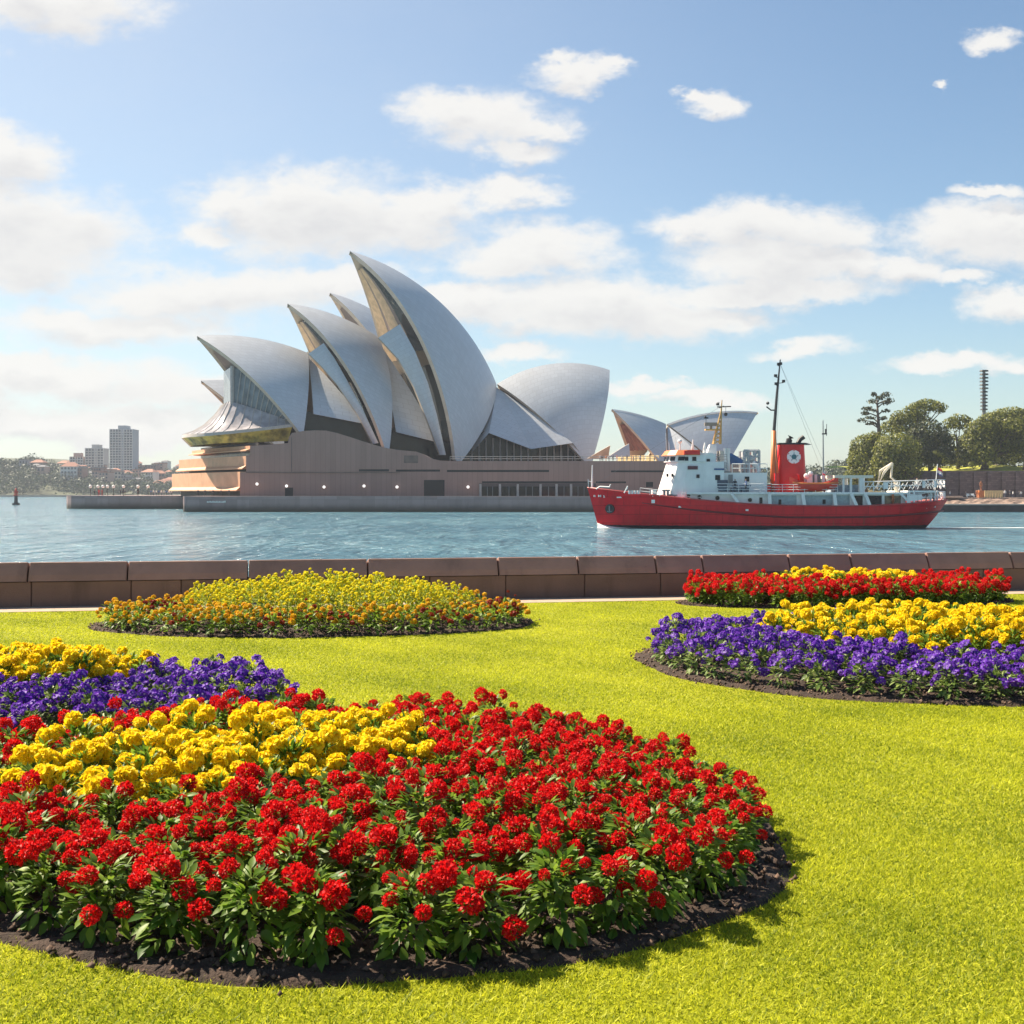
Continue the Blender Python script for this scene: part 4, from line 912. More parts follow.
sidebox(834,849,495.4,505,3.75,'side_panel',mat('pale_blue_panel', (.30,.37,.40), .6),dh,.03); sidebox(853.5,862,495.6,505.2,3.75,'door',m_sglass,dh,.04); sidebox(867,881,495.6,504.6,3.75,'window',m_sglass,dh,.05); sidebox(884,900,495.8,504.4,3.75,'window',mat('saloon_window', (.16,.11,.06), .3, .6, 1.2),dh,.05)
for (p0, p1) in ((730,738),(768,768.5),(801,803),(832.5,834),(849,855),(863,868),(898,908)):       # slanting stanchions of the side deck
    mb = MB(); mb.prism([(xs(p0)-.22, SC-4.42, Zs(493)), (xs(p0)+.22, SC-4.42, Zs(493)), (xs(p1)+.22, SC-4.46, Zs(sheer(p1))-.05), (xs(p1)-.22, SC-4.46, Zs(sheer(p1))-.05)], (0,.16,0)); mb.build('stanchion', m_white, bd)
# mid house and recess behind the tower
mh = wall_block([(xs(724.05),3.0),(xs(768),3.0)], Zs(492.2)+.004, Zs(472.5), 'mid_house', m_white)
wall_block([(xs(724.05),2.6),(xs(746),2.6)], Zs(472.5)+.004, Zs(471.3), 'mid_house_roof', m_deck, mh)
sidebox(729,733.5,474.5,484,3.0,'door',m_metal,mh); sidebox(745.5,750,476.5,481.5,3.0,'window',m_sglass,mh); sidebox(715,720,475,480,3.62,'window',m_sglass,tw,.09)
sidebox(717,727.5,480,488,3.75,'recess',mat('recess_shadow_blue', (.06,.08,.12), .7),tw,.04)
mb = MB(); rail(mb, [(xs(716),SC-4.2,Zs(492.2)),(xs(770),SC-4.25,Zs(492.2))], 1.1, 1.3, 3, .035); rail(mb, [(xs(770),SC-4.25,Zs(492.2)),(xs(836),SC-4.3,Zs(492.2))], 1.0, 1.4, 3, .035); mb.build('railing', m_white, bd)
mb = MB(); mb.box(xs(718), xs(726), SC-4.0, SC-3.2, Zs(491.5), Zs(487)); mb.box(xs(731), xs(739), SC-4.1, SC-3.2, Zs(491.8), Zs(488.2)); mb.box(xs(741), xs(749), SC-4.1, SC-3.3, Zs(491.8), Zs(487.6)); mb.tube([(xs(731),SC-4.1,Zs(486)),(xs(750),SC-4.1,Zs(486))], .12, 5); mb.build('deck_locker', mat('locker_blue_grey', (.10,.13,.18), .6), bd)
mb = MB(); rail(mb, [(xs(733),SC-2.9,Zs(472.5)),(xs(768),SC-2.9,Zs(472.5))], 1.15, .95, 2, .055); mb.build('railing', m_white, mh)
mb = MB(); rail(mb, [(xs(707),SC-3.2,Zs(461.4)),(xs(727),SC-3.2,Zs(461.4))], .95, .8, 3, .035); rail(mb, [(xs(714),SC-3.4,Zs(469)),(xs(727),SC-3.4,Zs(469))], .8, .8, 3, .05); mb.build('railing', m_metal, tw)
mb = MB(); mb.box(xs(714), xs(724), SC-3.75, SC-3.2, Zs(470), Zs(468.4)); mb.build('locker', m_blue, tw)
# tarpaulin, gantry frames
mb = MB(); mb.prism([(xs(733),SC-1.6,Zs(463.5)),(xs(747.5),SC-1.6,Zs(463.5)),(xs(746),SC-1.6,Zs(459.5)),(xs(734),SC-1.6,Zs(452.5)),(xs(732.5),SC-1.6,Zs(453))], (0,2.6,0)); mb.build('tarpaulin', m_blue, mh)
mb = MB()
for px in (747,751,757,762): mb.tube([(xs(px),SC-1.6,Zs(472.5)),(xs(px),SC-1.6,Zs(449.8))], .2, 5); mb.tube([(xs(px),SC+1.2,Zs(472.5)),(xs(px),SC+1.2,Zs(449.8))], .2, 5)
for py in (450,456,462): mb.tube([(xs(746.6),SC-1.6,Zs(py)),(xs(762.4),SC-1.6,Zs(py))], .17, 5)
for a_ in (747,757): mb.tube([(xs(a_),SC-1.6,Zs(456)),(xs(a_+4.5),SC-1.6,Zs(450))], .12, 4)
mb.box(xs(747.5), xs(752.5), SC-1.4, SC+1, Zs(456), Zs(451)); mb.ball((xs(754.5),SC-1.5,Zs(458)), .42, 8, 6); mb.build('gantry', mat('gantry_grey', (.42,.42,.42), .5), mh)
mb = MB(); mb.tube([(xs(755),SC-1.9,Zs(462)),(xs(760),SC-1.9,Zs(466)),(xs(761.5),SC-1.9,Zs(471.5))], [.3,.32,.34], 7); mb.build('vent_cowl', m_white, mh)
# bridge-top fittings and the buff radar mast
zr = Zs(449.8)
mb = MB(); mb.tube([(xs(681.5),SC-2,zr),(xs(681.5),SC-2,Zs(443))], .11, 5); mb.ball((xs(681.5),SC-2,Zs(440.6)), .3, 10, 7); mb.build('radome', m_white, wh)
for (px, top_) in ((694,439),(706,442)):
    mb = MB(); mb.tube([(xs(px),SC-2.2,Zs(453)),(xs(px),SC-2.2,Zs(447)),(xs(px)+.08,SC-2.2,Zs(top_))], [.26,.18,.1], 7); mb.box(xs(px-1.2),xs(px+1.2),SC-2.35,SC-2.05,Zs(449),Zs(447.8)); mb.build('whistle_post', m_white, wh)
for (px, t0) in ((668.5,432),(678,436),(671.5,441)):
    mb = MB(); mb.tube([(xs(px),SC-1.5,zr),(xs(px-.6),SC-1.5,Zs(t0))], .05, 4); mb.build('aerial', m_white, wh)
mst = wall_block([(xs(710),1.0),(xs(720),1.0)], Zs(454), Zs(443.5), 'mast_house', m_white, wh, taper=(.5,.35))
mb = MB()
for dx, dy in ((-.45,-.45),(.5,-.45),(.5,.45),(-.45,.45)): mb.tube([(X(716.5,SC)+dx,SC+dy,Z(444,SC)),(X(721,SC)+dx*.12,SC+dy*.12,Z(412,SC))], [.12,.07], 5)
for i in range(8):
    f0, f1 = i/8, (i+1)/8; A_ = lambda f, dx: (X(716.5+4.5*f,SC)+dx*(1-.88*f), SC-.45*(1-.88*f), Z(444-32*f,SC)); mb.tube([A_(f0,-.45),A_(f1,.5)], .06, 4); mb.tube([A_(f0,.5),A_(f1,-.45)], .06, 4)
mb.tube([(X(721,SC),SC,Z(413,SC)),(X(722,SC),SC,Z(400,SC))], [.12,.05], 6)
mast1 = mb.build('radar_mast', m_gold, wh)
mb = MB(); mb.tube([(X(717,SC),SC,Z(407,SC)),(X(731,SC),SC,Z(406.5,SC))], .08, 5); mb.tube([(X(721.5,SC),SC-1.5,Z(407,SC)),(X(721.5,SC),SC+1.5,Z(407,SC))], .07, 5); mb.ball((X(717.5,SC),SC,Z(404,SC)), .22, 7, 5); mb.ball((X(725.5,SC),SC-.2,Z(414.5,SC)), .25, 7, 5); mb.tube([(X(725.5,SC),SC-.2,Z(414,SC)),(X(725.5,SC),SC-.2,Z(407,SC))], .03, 4); mb.tube([(X(719,SC),SC,Z(406,SC)),(X(719,SC),SC,Z(402,SC))], .05, 4); mb.build('yard', m_black, mast1)
mb = MB(); mb.box(X(705,SC),X(718,SC),SC-.5,SC+.5,Z(430.5,SC),Z(429,SC)); mb.build('radar_platform', m_gold, mast1)
mb = MB(); mb.box(X(704.5,SC),X(717,SC),SC-.18,SC+.18,Z(426,SC),Z(422.5,SC)); mb.tube([(X(711,SC),SC,Z(429,SC)),(X(711,SC),SC,Z(425,SC))], .16, 6); mb.build('radar_scanner', mat('scanner_grey', (.30,.25,.20), .6), mast1)
mb = MB(); mb.box(X(704,SC),X(708,SC),SC-.4,SC+.4,Z(418.5,SC),Z(417.5,SC)); mb.tube([(X(706,SC),SC,Z(429,SC)),(X(706,SC),SC,Z(418,SC))], .04, 4); mb.ball((X(705.5,SC),SC,Z(417,SC)), .15, 6, 4); mb.build('lamp', m_black, mast1)
for px in (728,731.5): 
    mb = MB(); mb.tube([(xs(px),SC-1.4,Zs(471.5)),(xs(px),SC-1.4,Zs(447.5))], .24, 7); mb.build('vent_pipe', m_white, mh)
mb = MB(); mb.box(xs(722.5), xs(726.5), SC-1.5, SC+.8, Zs(462), Zs(450)); mb.build('flag_locker', mat('locker_buff', (.50,.46,.40), .6), mh)
# funnel
fx0, fx1, gx0, gx1 = X(774.5,SC), X(806,SC), X(778,SC), X(803.5,SC); FH = 1.55
def oval(xa, xb, hb, z, n=24): return [((xa+xb)/2 + (xb-xa)/2*math.copysign(abs(math.cos(a_))**.55, math.cos(a_)), SC + hb*math.copysign(abs(math.sin(a_))**.75, math.sin(a_)), z) for a_ in [2*math.pi*k/n for k in range(n)]]
def funnel_loft(rings): 
    mb = MB(); mb.grid([r + [r[0]] for r in rings]); n = len(rings[0]); mb.add(rings[0], [tuple(range(n-1,-1,-1))]); mb.add(rings[-1], [tuple(range(n))]); return mb
zf0, zf1 = Z(493,SC), Z(444.8,SC)
fun = funnel_loft([oval(fx0,fx1,FH,zf0), oval(fx0+(gx0-fx0)*.8,fx1+(gx1-fx1)*.7,FH*.92,zf0+(zf1-zf0)*.7), oval(gx0,gx1,FH*.85,zf1)]).build('funnel', m_red, ship, smooth=True)
try: fun.data.set_sharp_from_angle(angle=R(50))
except Exception: pass
mb = funnel_loft([oval(X(777.5,SC),X(811,SC),FH*1.02,zf1+.005), oval(X(777.5,SC),X(806,SC),FH*1.0,zf1+.22)]); mb.build('funnel_cap', m_black, fun)
for (px, tilt, r_) in ((788,.25,.42),(797.5,.6,.3)):
    mb = MB(); p = Vector((X(px,SC),SC-.25,zf1+.2)); mb.tube([p, p+Vector((tilt*.5,0,.5)), p+Vector((tilt*1.3,0,.85))], [r_,r_*1.02,r_*1.05], 10); mb.build('exhaust_pipe', m_black, fun)
# emblem: white disc with petals round a small blue-green centre
ey = SC - FH*.93 - .04; ec = Vector((X(791.3,SC), ey, Z(457.2,SC)))
def disc(r_, y, n=28): return [(ec.x + math.cos(2*math.pi*k/n)*r_, y, ec.z + math.sin(2*math.pi*k/n)*r_) for k in range(n)]
mb = MB(); mb.prism(disc(.90, ey-.06), (0,.5,0)); mb.prism(disc(.34, ey-.1, 20), (0,.03,0), 1)
for k in range(5):
    a_ = math.pi/2 + 2*math.pi*k/5; p = Vector((ec.x+math.cos(a_)*.46, ey-.08, ec.z+math.sin(a_)*.46))
    mb.prism([p+Vector((math.cos(a_)*.2,0,math.sin(a_)*.2)), p+Vector((-math.sin(a_)*.09,0,math.cos(a_)*.09)), p-Vector((math.cos(a_)*.16,0,math.sin(a_)*.16)), p+Vector((math.sin(a_)*.09,0,-math.cos(a_)*.09))], (0,.015,0), 2)
for k in range(6):
    a_ = 2*math.pi*(k+.5)/6; p = Vector((ec.x+math.cos(a_)*.82, ey-.085, ec.z+math.sin(a_)*.82)); mb.prism([p+Vector((math.cos(q)*.09,0,math.sin(q)*.09)) for q in (0,1.57,3.14,4.71)], (0,.02,0), 3)
mb.build('emblem', [m_lampw, mat('emblem_teal', (.03,.16,.19), .5), mat('emblem_grey', (.35,.40,.42), .5), m_red], fun)
# aft mast: orange foot, thin black raked pole
zq = Z(404, SC)
mb = MB(); mb.tube([(X(771.5,SC),SC-1.0,Z(492.5,SC)),(X(773,SC),SC-.6,Z(431,SC))], [.42,.3], 9); mb.tube([(X(776,SC),SC-1.6,Z(492.5,SC)),(X(773.6,SC),SC-.7,Z(436,SC))], [.2,.15], 6); mb.tube([(X(776,SC),SC+.6,Z(492.5,SC)),(X(773.6,SC),SC-.5,Z(436,SC))], [.2,.15], 6); am = mb.build('aft_mast', m_orange, ship, smooth=True)
mb = MB(); mb.tube([(X(772.9,SC),SC-.6,Z(433,SC)),(X(776,SC),SC-.6,Z(393,SC)),(X(779.3,SC),SC-.6,Z(360,SC))], [.23,.17,.08], 7)
mb.tube([(X(765.5,SC),SC-.6,Z(407,SC)),(X(770,SC),SC-.6,Z(410.5,SC)),(X(775,SC),SC-.6,Z(410.5,SC))], .1, 5); mb.ball((X(766.8,SC),SC-.6,Z(403.5,SC)), .22, 7, 5)
for (px, py, d) in ((774.5,376,-1),(775,384,-1),(777.5,364.5,-1),(779.5,364,1),(782.5,381.5,1)): mb.box(X(px,SC)-.18, X(px,SC)+.2, SC-.75, SC-.45, Z(py+1.4,SC), Z(py-1.2,SC)); mb.tube([(X(px,SC),SC-.6,Z(py+1.5,SC)),(X(777,SC),SC-.6,Z(py+2.2,SC))], .05, 4)
mb.build('topmast', m_black, am)
mb = MB(); tp_ = Vector((X(779,SC),SC-.6,Z(364,SC)))
for q in ((X(722,SC),SC,Z(402,SC)),(X(830,SC),SC-3,Z(491,SC)),(X(836,SC),SC+3,Z(491,SC)),(X(768,SC),SC-4,Z(492,SC)),(X(590,SC),SC,Z(487,SC))): mb.tube([tp_ if q[0] > X(740,SC) else Vector((X(721.5,SC),SC,Z(406,SC))), q], .018, 3)
mb.build('rigging', m_metal, am)
# red bases and lifeboat
mb = MB(); mb.box(xs(766),xs(772),SC-2.8,SC-1.4,Zs(491.8),Zs(485)); mb.tube([(xs(778.5),SC-2.3,Zs(492.2)),(xs(778.5),SC-2.3,Zs(473))], .32, 8); mb.tube([(xs(787),SC-2.4,Zs(492)),(xs(787),SC-2.4,Zs(486))], .3, 8); mb.build('vent_base', m_red, ship)
def boat_mesh(x0, x1, yc, hb, z0, z1):
    mb = MB(); rows = []; n = 16
    for i in range(n+1):
        u = i/n; w = hb*max(.02, 1-abs(2*u-1)**2.4); sh = .34*abs(2*u-1)**2.2; row = []
        for k in range(9):
            a_ = math.pi*k/8; row.append((x0+(x1-x0)*u, yc-math.cos(a_)*w, z0+sh*1.6+(z1-z0)*(1-math.sin(a_))*(1) + (sh if k in (0,8) else sh*.4)))
        rows.append(row)
    mb.grid(rows); mb.grid([[r[0] for r in rows], [r[-1] for r in rows]]); return mb
lbt = boat_mesh(X(789,156.5), X(838,156.5), 156.4, 1.3, Zs(491.8), Zs(483.2)).build('lifeboat', m_lb, ship, smooth=True)
try: lbt.data.set_sharp_from_angle(angle=R(35))
except Exception: pass
mb = MB(); mb.tube([(X(791,156.5),155.5,Zs(482.6)),(X(800,156.5),155.08,Zs(483.4)),(X(826,156.5),155.08,Zs(483.4)),(X(836,156.5),155.5,Zs(482.6))], .11, 5); mb.build('gunwale', m_orange, lbt)
mb = MB()
for px in (800, 826): mb.tube([(X(px,157),157.8,Zs(492)),(X(px,157),157.6,Zs(480)),(X(px-1.5,157),156.9,Zs(474.5)),(X(px-4,157),156.4,Zs(474))], [.14,.13,.11,.09], 6)
mb.build('davit', m_red, ship)
mb = MB(); mb.box(xs(808),xs(813.5),157,158.6,Zs(492),Zs(474)); mb.ball((xs(811),156.8,Zs(473.5)), .35, 8, 6); mb.ball((xs(807.5),157,Zs(476)), .4, 8, 6); mb.tube([(xs(824.5),157,Zs(490)),(xs(824.5),157,Zs(472.5)),(xs(827),157,Zs(471.8))], .22, 7); mb.tube([(xs(817.5),157.4,Zs(490)),(xs(817.5),157.4,Zs(474.5))], .2, 7); mb.build('ventilator', m_white, ship)
mb = MB(); mb.box(xs(812.5),xs(823),157.6,158.6,Zs(488),Zs(474.5)); mb.build('deck_locker', m_metal, ship)
# aft: awning, rails with netting, crane
aw = MB(); aw.box(xs(833), xs(872), SC-4.1, SC+4.1, Zs(478), Zs(475.2)); awn = aw.build('awning', mat('awning_cream', (.72,.66,.54), .7, .05), ship)
mb = MB()
for px in (842.5,850,860,861.5):
    for y in (SC-3.9, SC+3.9): mb.tube([(xs(px),y,Zs(492.2)),(xs(px),y,Zs(478))], .16 if px < 860 else .3, 6)
mb.build('awning_post', m_white, awn)
mb = MB(); mb.box(xs(836),xs(859),SC-3.2,SC+3.2,Zs(492.2),Zs(485)); mb.build('deck_seats', mat('seat_blue_grey', (.25,.31,.36), .6, .3, 2), ship)
def netting(pts, h, nm):
    mb = MB(); pts = [Vector(p) for p in pts]; rail(mb, pts, h, 1.05, 2, .06)
    for a_, b_ in zip(pts, pts[1:]):
        n_ = max(1, int((b_-a_).length/.55))
        for i in range(n_):
            p, q = a_.lerp(b_, i/n_), a_.lerp(b_, (i+1)/n_); mb.tube([p+Vector((0,0,random.uniform(0,.3)*h)), q+Vector((0,0,h*random.uniform(.6,1)))], .05, 4)
            if random.random() < .6: mb.tube([p+Vector((0,0,h*random.uniform(.6,1))), q+Vector((0,0,h*random.uniform(0,.4)))], .05, 4)
            if random.random() < .1: mb.prism([p+Vector((0,-.05,.2*h)), q+Vector((0,-.05,.2*h)), q+Vector((0,-.05,h*.9)), p+Vector((0,-.05,h*.9))], (0,.03,0))
    return mb.build(nm, m_white, ship)
sternY = lambda px: SC - hb_deck(min(1,(px-587.5)/357)) - .02
wall_block([(xs(905.5),4.4),(xs(925),4.0),(xs(936),3.0),(xs(941.5),1.4)], Zs(492.4), Zs(490.6), 'stern_deck', m_white)
topP = [(xs(862),SC-4.35,Zs(491.5))] + [(X(px,156.8), sternY(px), Z(interp(px,[880,942],[491,489.2]),156.8)) for px in (880,905,920,932,940,943)] + [(X(944,SC),SC-.5,Z(489.2,SC)),(X(943,SC),SC+2.5,Z(489,SC))]
netting(topP, 1.25, 'stern_railing')
lowP = [(X(px,156.8), sternY(px), Z(sheer(px)-.2,156.8)) for px in (904,915,925,935,942)] + [(X(944,SC),SC-.5,Z(500,SC)),(X(943,SC),SC+2.5,Z(500,SC))]
netting(lowP, 1.1, 'stern_railing')
mb = MB()
for px in (906,911,931,937,941): mb.tube([(X(px,156.9),sternY(px)+.1,Z(sheer(px),156.9)),(X(px,156.9),sternY(px)+.1,Z(490.5,156.9))], .14, 5)
mb.build('stanchion', m_white, ship)
mb = MB(); mb.tube([(xs(882),SC-1,Zs(489)),(xs(890),SC-1,Zs(472)),(xs(898.5),SC-1,Zs(462.5))], .18, 6); mb.tube([(xs(887),SC+1,Zs(489)),(xs(891),SC+1,Zs(470)),(xs(898.5),SC-1,Zs(462.8))], .18, 6); mb.tube([(xs(898.5),SC-1,Zs(462.5)),(xs(897),SC-1,Zs(477)),(xs(903),SC-1,Zs(482))], .14, 6); mb.tube([(xs(903),SC-1,Zs(492)),(xs(902),SC-1,Zs(481))], .3, 7); mb.build('crane', mat('crane_cream', (.60,.54,.42), .5), ship)
ens = MB(); ens.tube([(X(935,SC),SC,Z(490,SC)),(X(937.5,SC),SC,Z(464,SC))], .06, 5); stf = ens.build('flagstaff', m_white, ship)
rows = [[(X(937.4+w*5.5,SC)+.0, SC+.18*math.sin(w*7+h_), Z(466.5+h_*7+w*4,SC)) for w in np.linspace(0,1,9)] for h_ in np.linspace(0,1,6)]
mb = MB(); mb.grid(rows[:3], 0); mb.grid(rows[2:5], 1); mb.grid(rows[4:], 2); mb.build('flag', [mat('flag_red', (.5,.05,.05), .8), mat('flag_white', (.6,.58,.56), .8), mat('flag_blue', (.05,.06,.22), .8)], stf)
# bow: jackstaff, rail, small fittings
mb = MB(); mb.tube([(X(592,SC),SC,Z(488.5,SC)),(X(592.3,SC),SC,Z(465,SC))], [.13,.06], 6); mb.build('jackstaff', m_white, ship)
mb = MB(); mb.tube([(X(588.5,SC),SC-.2,Z(487,SC)),(X(588,SC),SC-.2,Z(479,SC))], .05, 4); mb.tube([(X(588,SC),SC-.2,Z(481,SC)),(X(592,SC),SC-.3,Z(482,SC))], .05, 4); mb.tube([(X(596,158),158,Z(489,158)),(X(600,158),157.9,Z(486.5,158)),(X(609,158),157.3,Z(487,158)),(X(610,158),157.2,Z(484.5,158))], .09, 5); mb.tube([(X(624,157),156.8,Z(493,157)),(X(627.5,157),156.8,Z(486,157)),(X(627,157),156.8,Z(489,157))], .09, 5)
for px in (629,632,635,638):
    mq = MB(); mq.tube([(X(px,157),156.6,Z(494,157)),(X(px,157),156.6,Z(490.5,157))], .16, 6); mq.build('bollard', m_white, ship)
mb.build('bow_railing', m_white, ship)
mb = MB(); mb.box(X(652,157),X(656,157),156.6,158,Z(496.5,157),Z(490,157)); mb.build('bow_locker', m_white, ship)
mb = MB(); rail(mb, [(X(640,157),SC-hb_deck(.15),Z(494,157)),(X(659,157),SC-hb_deck(.2),Z(496.2,157))], .8, 1.1, 2, .035); rail(mb, [(xs(681),SC-4.25,Zs(499)),(xs(700),SC-4.35,Zs(500.6))], .8, 1.1, 2, .03); mb.build('railing', m_white, ship)
gp2 = 'crew on the ship deck'
for (px, Yc, py, k) in ((735,155.9,492.1,'dark'),(746,155.9,492.1,'blue'),(893,155.9,505,'orange'),(917,157,491,'white'),(926,158,491,'dark')): person(px, Yc, Z(py,Yc), k, {'dark':'person in dark clothes on the ship deck','blue':'person in blue on the deck amidships','orange':'person in orange by the aft saloon windows','white':'person in white at the stern rail'}[k], gp2, 1, px)

# foam at the bow, along the hull and behind the stern
m_foam, t, b, o = new_mat('foam')
g = N(t, 'ShaderNodeNewGeometry'); at_ = N(t, 'ShaderNodeAttribute', attribute_name='amt'); sv = V_(t, 'MULTIPLY', g.outputs['Position'], (.35,1,1))
fac = maprange(t, M_(t, 'ADD', noise(t, sv, .8, 5, .7), M_(t, 'SUBTRACT', at_.outputs['Fac'], .5)), .42, .75, 0, 1)
b.inputs['Base Color'].default_value = (.75,.78,.78,1); b.inputs['Roughness'].default_value = .7; tr = N(t, 'ShaderNodeBsdfTransparent'); mx = N(t, 'ShaderNodeMixShader')
t.links.new(fac, mx.inputs[0]); t.links.new(tr.outputs[0], mx.inputs[1]); t.links.new(b.outputs[0], mx.inputs[2]); t.links.new(mx.outputs[0], o.inputs[0])
def foam(name, rows, amt, label):
    nr, nc = len(rows), len(rows[0]); v = np.array(rows).reshape(-1,3); f = []
    for i in range(nr-1):
        for j in range(nc-1): f += [i*nc+j, i*nc+j+1, (i+1)*nc+j+1, (i+1)*nc+j]
    o = link(name, np_mesh(name, v, f, 4, m_foam, {'amt': np.array(amt).ravel()}, smooth=True)); return tag(o, label, 'wake', kind='stuff')
rows = []; am_ = []
for i in range(31):                                        # bow wave peeling off the hull
    u = i/30; px = 597 + 85*u; uu = max(0,(px-600.5)/315.5); hb = hb_wl(uu); row = []; ar = []
    for j in range(6):
        w = j/5; row.append((X(px,SC), SC-hb-.02-w*(1.0+2.5*u), WATER+.02+.7*math.exp(-u*7)*math.sin(math.pi*min(1,w*1.2+.25)))); ar.append((1-u)*1.15*(1-w*.7)+.02)
    rows.append(row); am_.append(ar)
foam('bow_wave', rows, am_, 'white foam curling from the red bow at the waterline')
rows = []; am_ = []
for i in range(41):
    u = i/40; x = X(690,SC) + u*(X(925,SC)-X(690,SC)); uu = (690+u*235-600.5)/315.5; hb = hb_wl(min(1,uu)); rows.append([(x, SC-hb-.05-w*2.6, WATER+.02) for w in np.linspace(0,1,5)]); am_.append([.42*(1-w) + .1*math.sin(u*25)**2 for w in np.linspace(0,1,5)])
foam('wake', rows, am_, 'thin broken foam along the ship side at the waterline')
rows = []; am_ = []
for i in range(61):
    u = i/60; x = X(915,SC) + u*75; rows.append([(x, SC+.5+(w-.5)*(3.5+5*u)+1.5*u, WATER+.02) for w in np.linspace(0,1,7)]); am_.append([(.75-.25*u)*(1-abs(2*w-1)**2) for w in np.linspace(0,1,7)])
foam('wake', rows, am_, 'white wake trailing behind the ship stern to the right')
rows = []; am_ = []
for i in range(61):
    u = i/60; x = X(-300,148) + u*(X(420,148)-X(-300,148)); rows.append([(x, 148+(w-.5)*9, WATER+.02) for w in np.linspace(0,1,7)]); am_.append([.44*(1-abs(2*w-1)**2)*(1-max(0,u-.55)/.45) for w in np.linspace(0,1,7)])
foam('wake', rows, am_, 'pale smooth streak of old wake across the water on the left')

# ------------------------------------------------------------------ sea wall of dressed granite blocks
m_seaw = mat('sea_wall_granite', (.35,.195,.155), .75, .1, 2.2, .35, 40, stain=.55)
m_seaw2 = mat('sea_wall_base', (.20,.115,.088), .8, .12, 1.6, .35, 40, stain=.65)
for m in (m_seaw, m_seaw2):                        # every block has its own shade
    t = m.node_tree; b = t.nodes['Principled BSDF']; oi = N(t, 'ShaderNodeObjectInfo'); old = b.inputs['Base Color'].links[0].from_socket
    t.links.new(mixcol(t, maprange(t, oi.outputs['Random'], 0, 1, 0, .8, False), old, mixcol(t, 1.0, old, (.74,.76,.78,1), 'MULTIPLY')), b.inputs['Base Color'])
m_joint = mat('mortar_joint', (.05,.035,.03), .9)
sw = thing('sea_wall', (0, wall_y(0), 0), 'low brown granite sea wall with sloped coping between lawn and harbour', 'wall')
wd = Vector((1, WSL, 0)).normalized(); wn = Vector((-wd.y, wd.x, 0))          # along, outwards
def s_of(px):                                        # distance along the wall where the ray through px meets its base
    u = (px-512)/FOC; Y = (WY0 - WX0*WSL)/(1-u*WSL); return (Vector((u*Y, Y, 0)) - Vector((0, wall_y(0), 0))).dot(wd)
def wp(s, d, z): return Vector((0, wall_y(0), 0)) + wd*s + wn*d + Vector((0,0,z))
def wrun(ss, profile, name, mt, gap=.011, jit=0.0):
    for a_, b_ in zip(ss, ss[1:]):
        mb = MB(); j = random.uniform(-jit, jit); n = len(profile); rows = []
        for s, e in ((a_+gap, .012), (a_+gap+.012, 0), (b_-gap-.012, 0), (b_-gap, .012)):
            cx = sum(p[0] for p in profile)/n; cz = sum(p[1] for p in profile)/n
            rows.append([wp(s, d + (e if d < .3 else -e), z - (e if z > .3 else 0) + (j if z > .5 else 0)) for d, z in profile] )
        for r0, r1 in zip(rows, rows[1:]):
            for k in range(n): mb.add([r0[k], r1[k], r1[(k+1) % n], r0[(k+1) % n]], [(0,1,2,3)])
        mb.add(rows[0], [tuple(range(n))]); mb.add(rows[-1], [tuple(range(n-1,-1,-1))]); mb.build(name, mt, sw)
cop = [(0.0,.405),(.035,.50),(.085,.59),(.128,.66),(.14,.688),(.153,.697),(.175,.694),(.55,.625),(.55,.405)]
bas = [(.018,.0),(.018,.392),(.53,.392),(.53,.0)]
cs = [-420,-300,-180,-75,27,127,248,368,499,579,657,704,791,853,930,1014,1100,1200,1330]
wrun([s_of(p) for p in cs], cop, 'coping_block', m_seaw, .011, .004)
wrun([s_of(p) for p in [-420,-280,-150,-60,31,131,181,262,330,430,506,585,661,706,780,870,984,1075,1180,1330]], bas, 'base_block', m_seaw2, .005)
mb = MB(); mb.prism([wp(s_of(-420),.06,0), wp(s_of(1330),.06,0), wp(s_of(1330),.5,0), wp(s_of(-420),.5,0)], (0,0,.4)); mb.build('core', m_joint, sw)

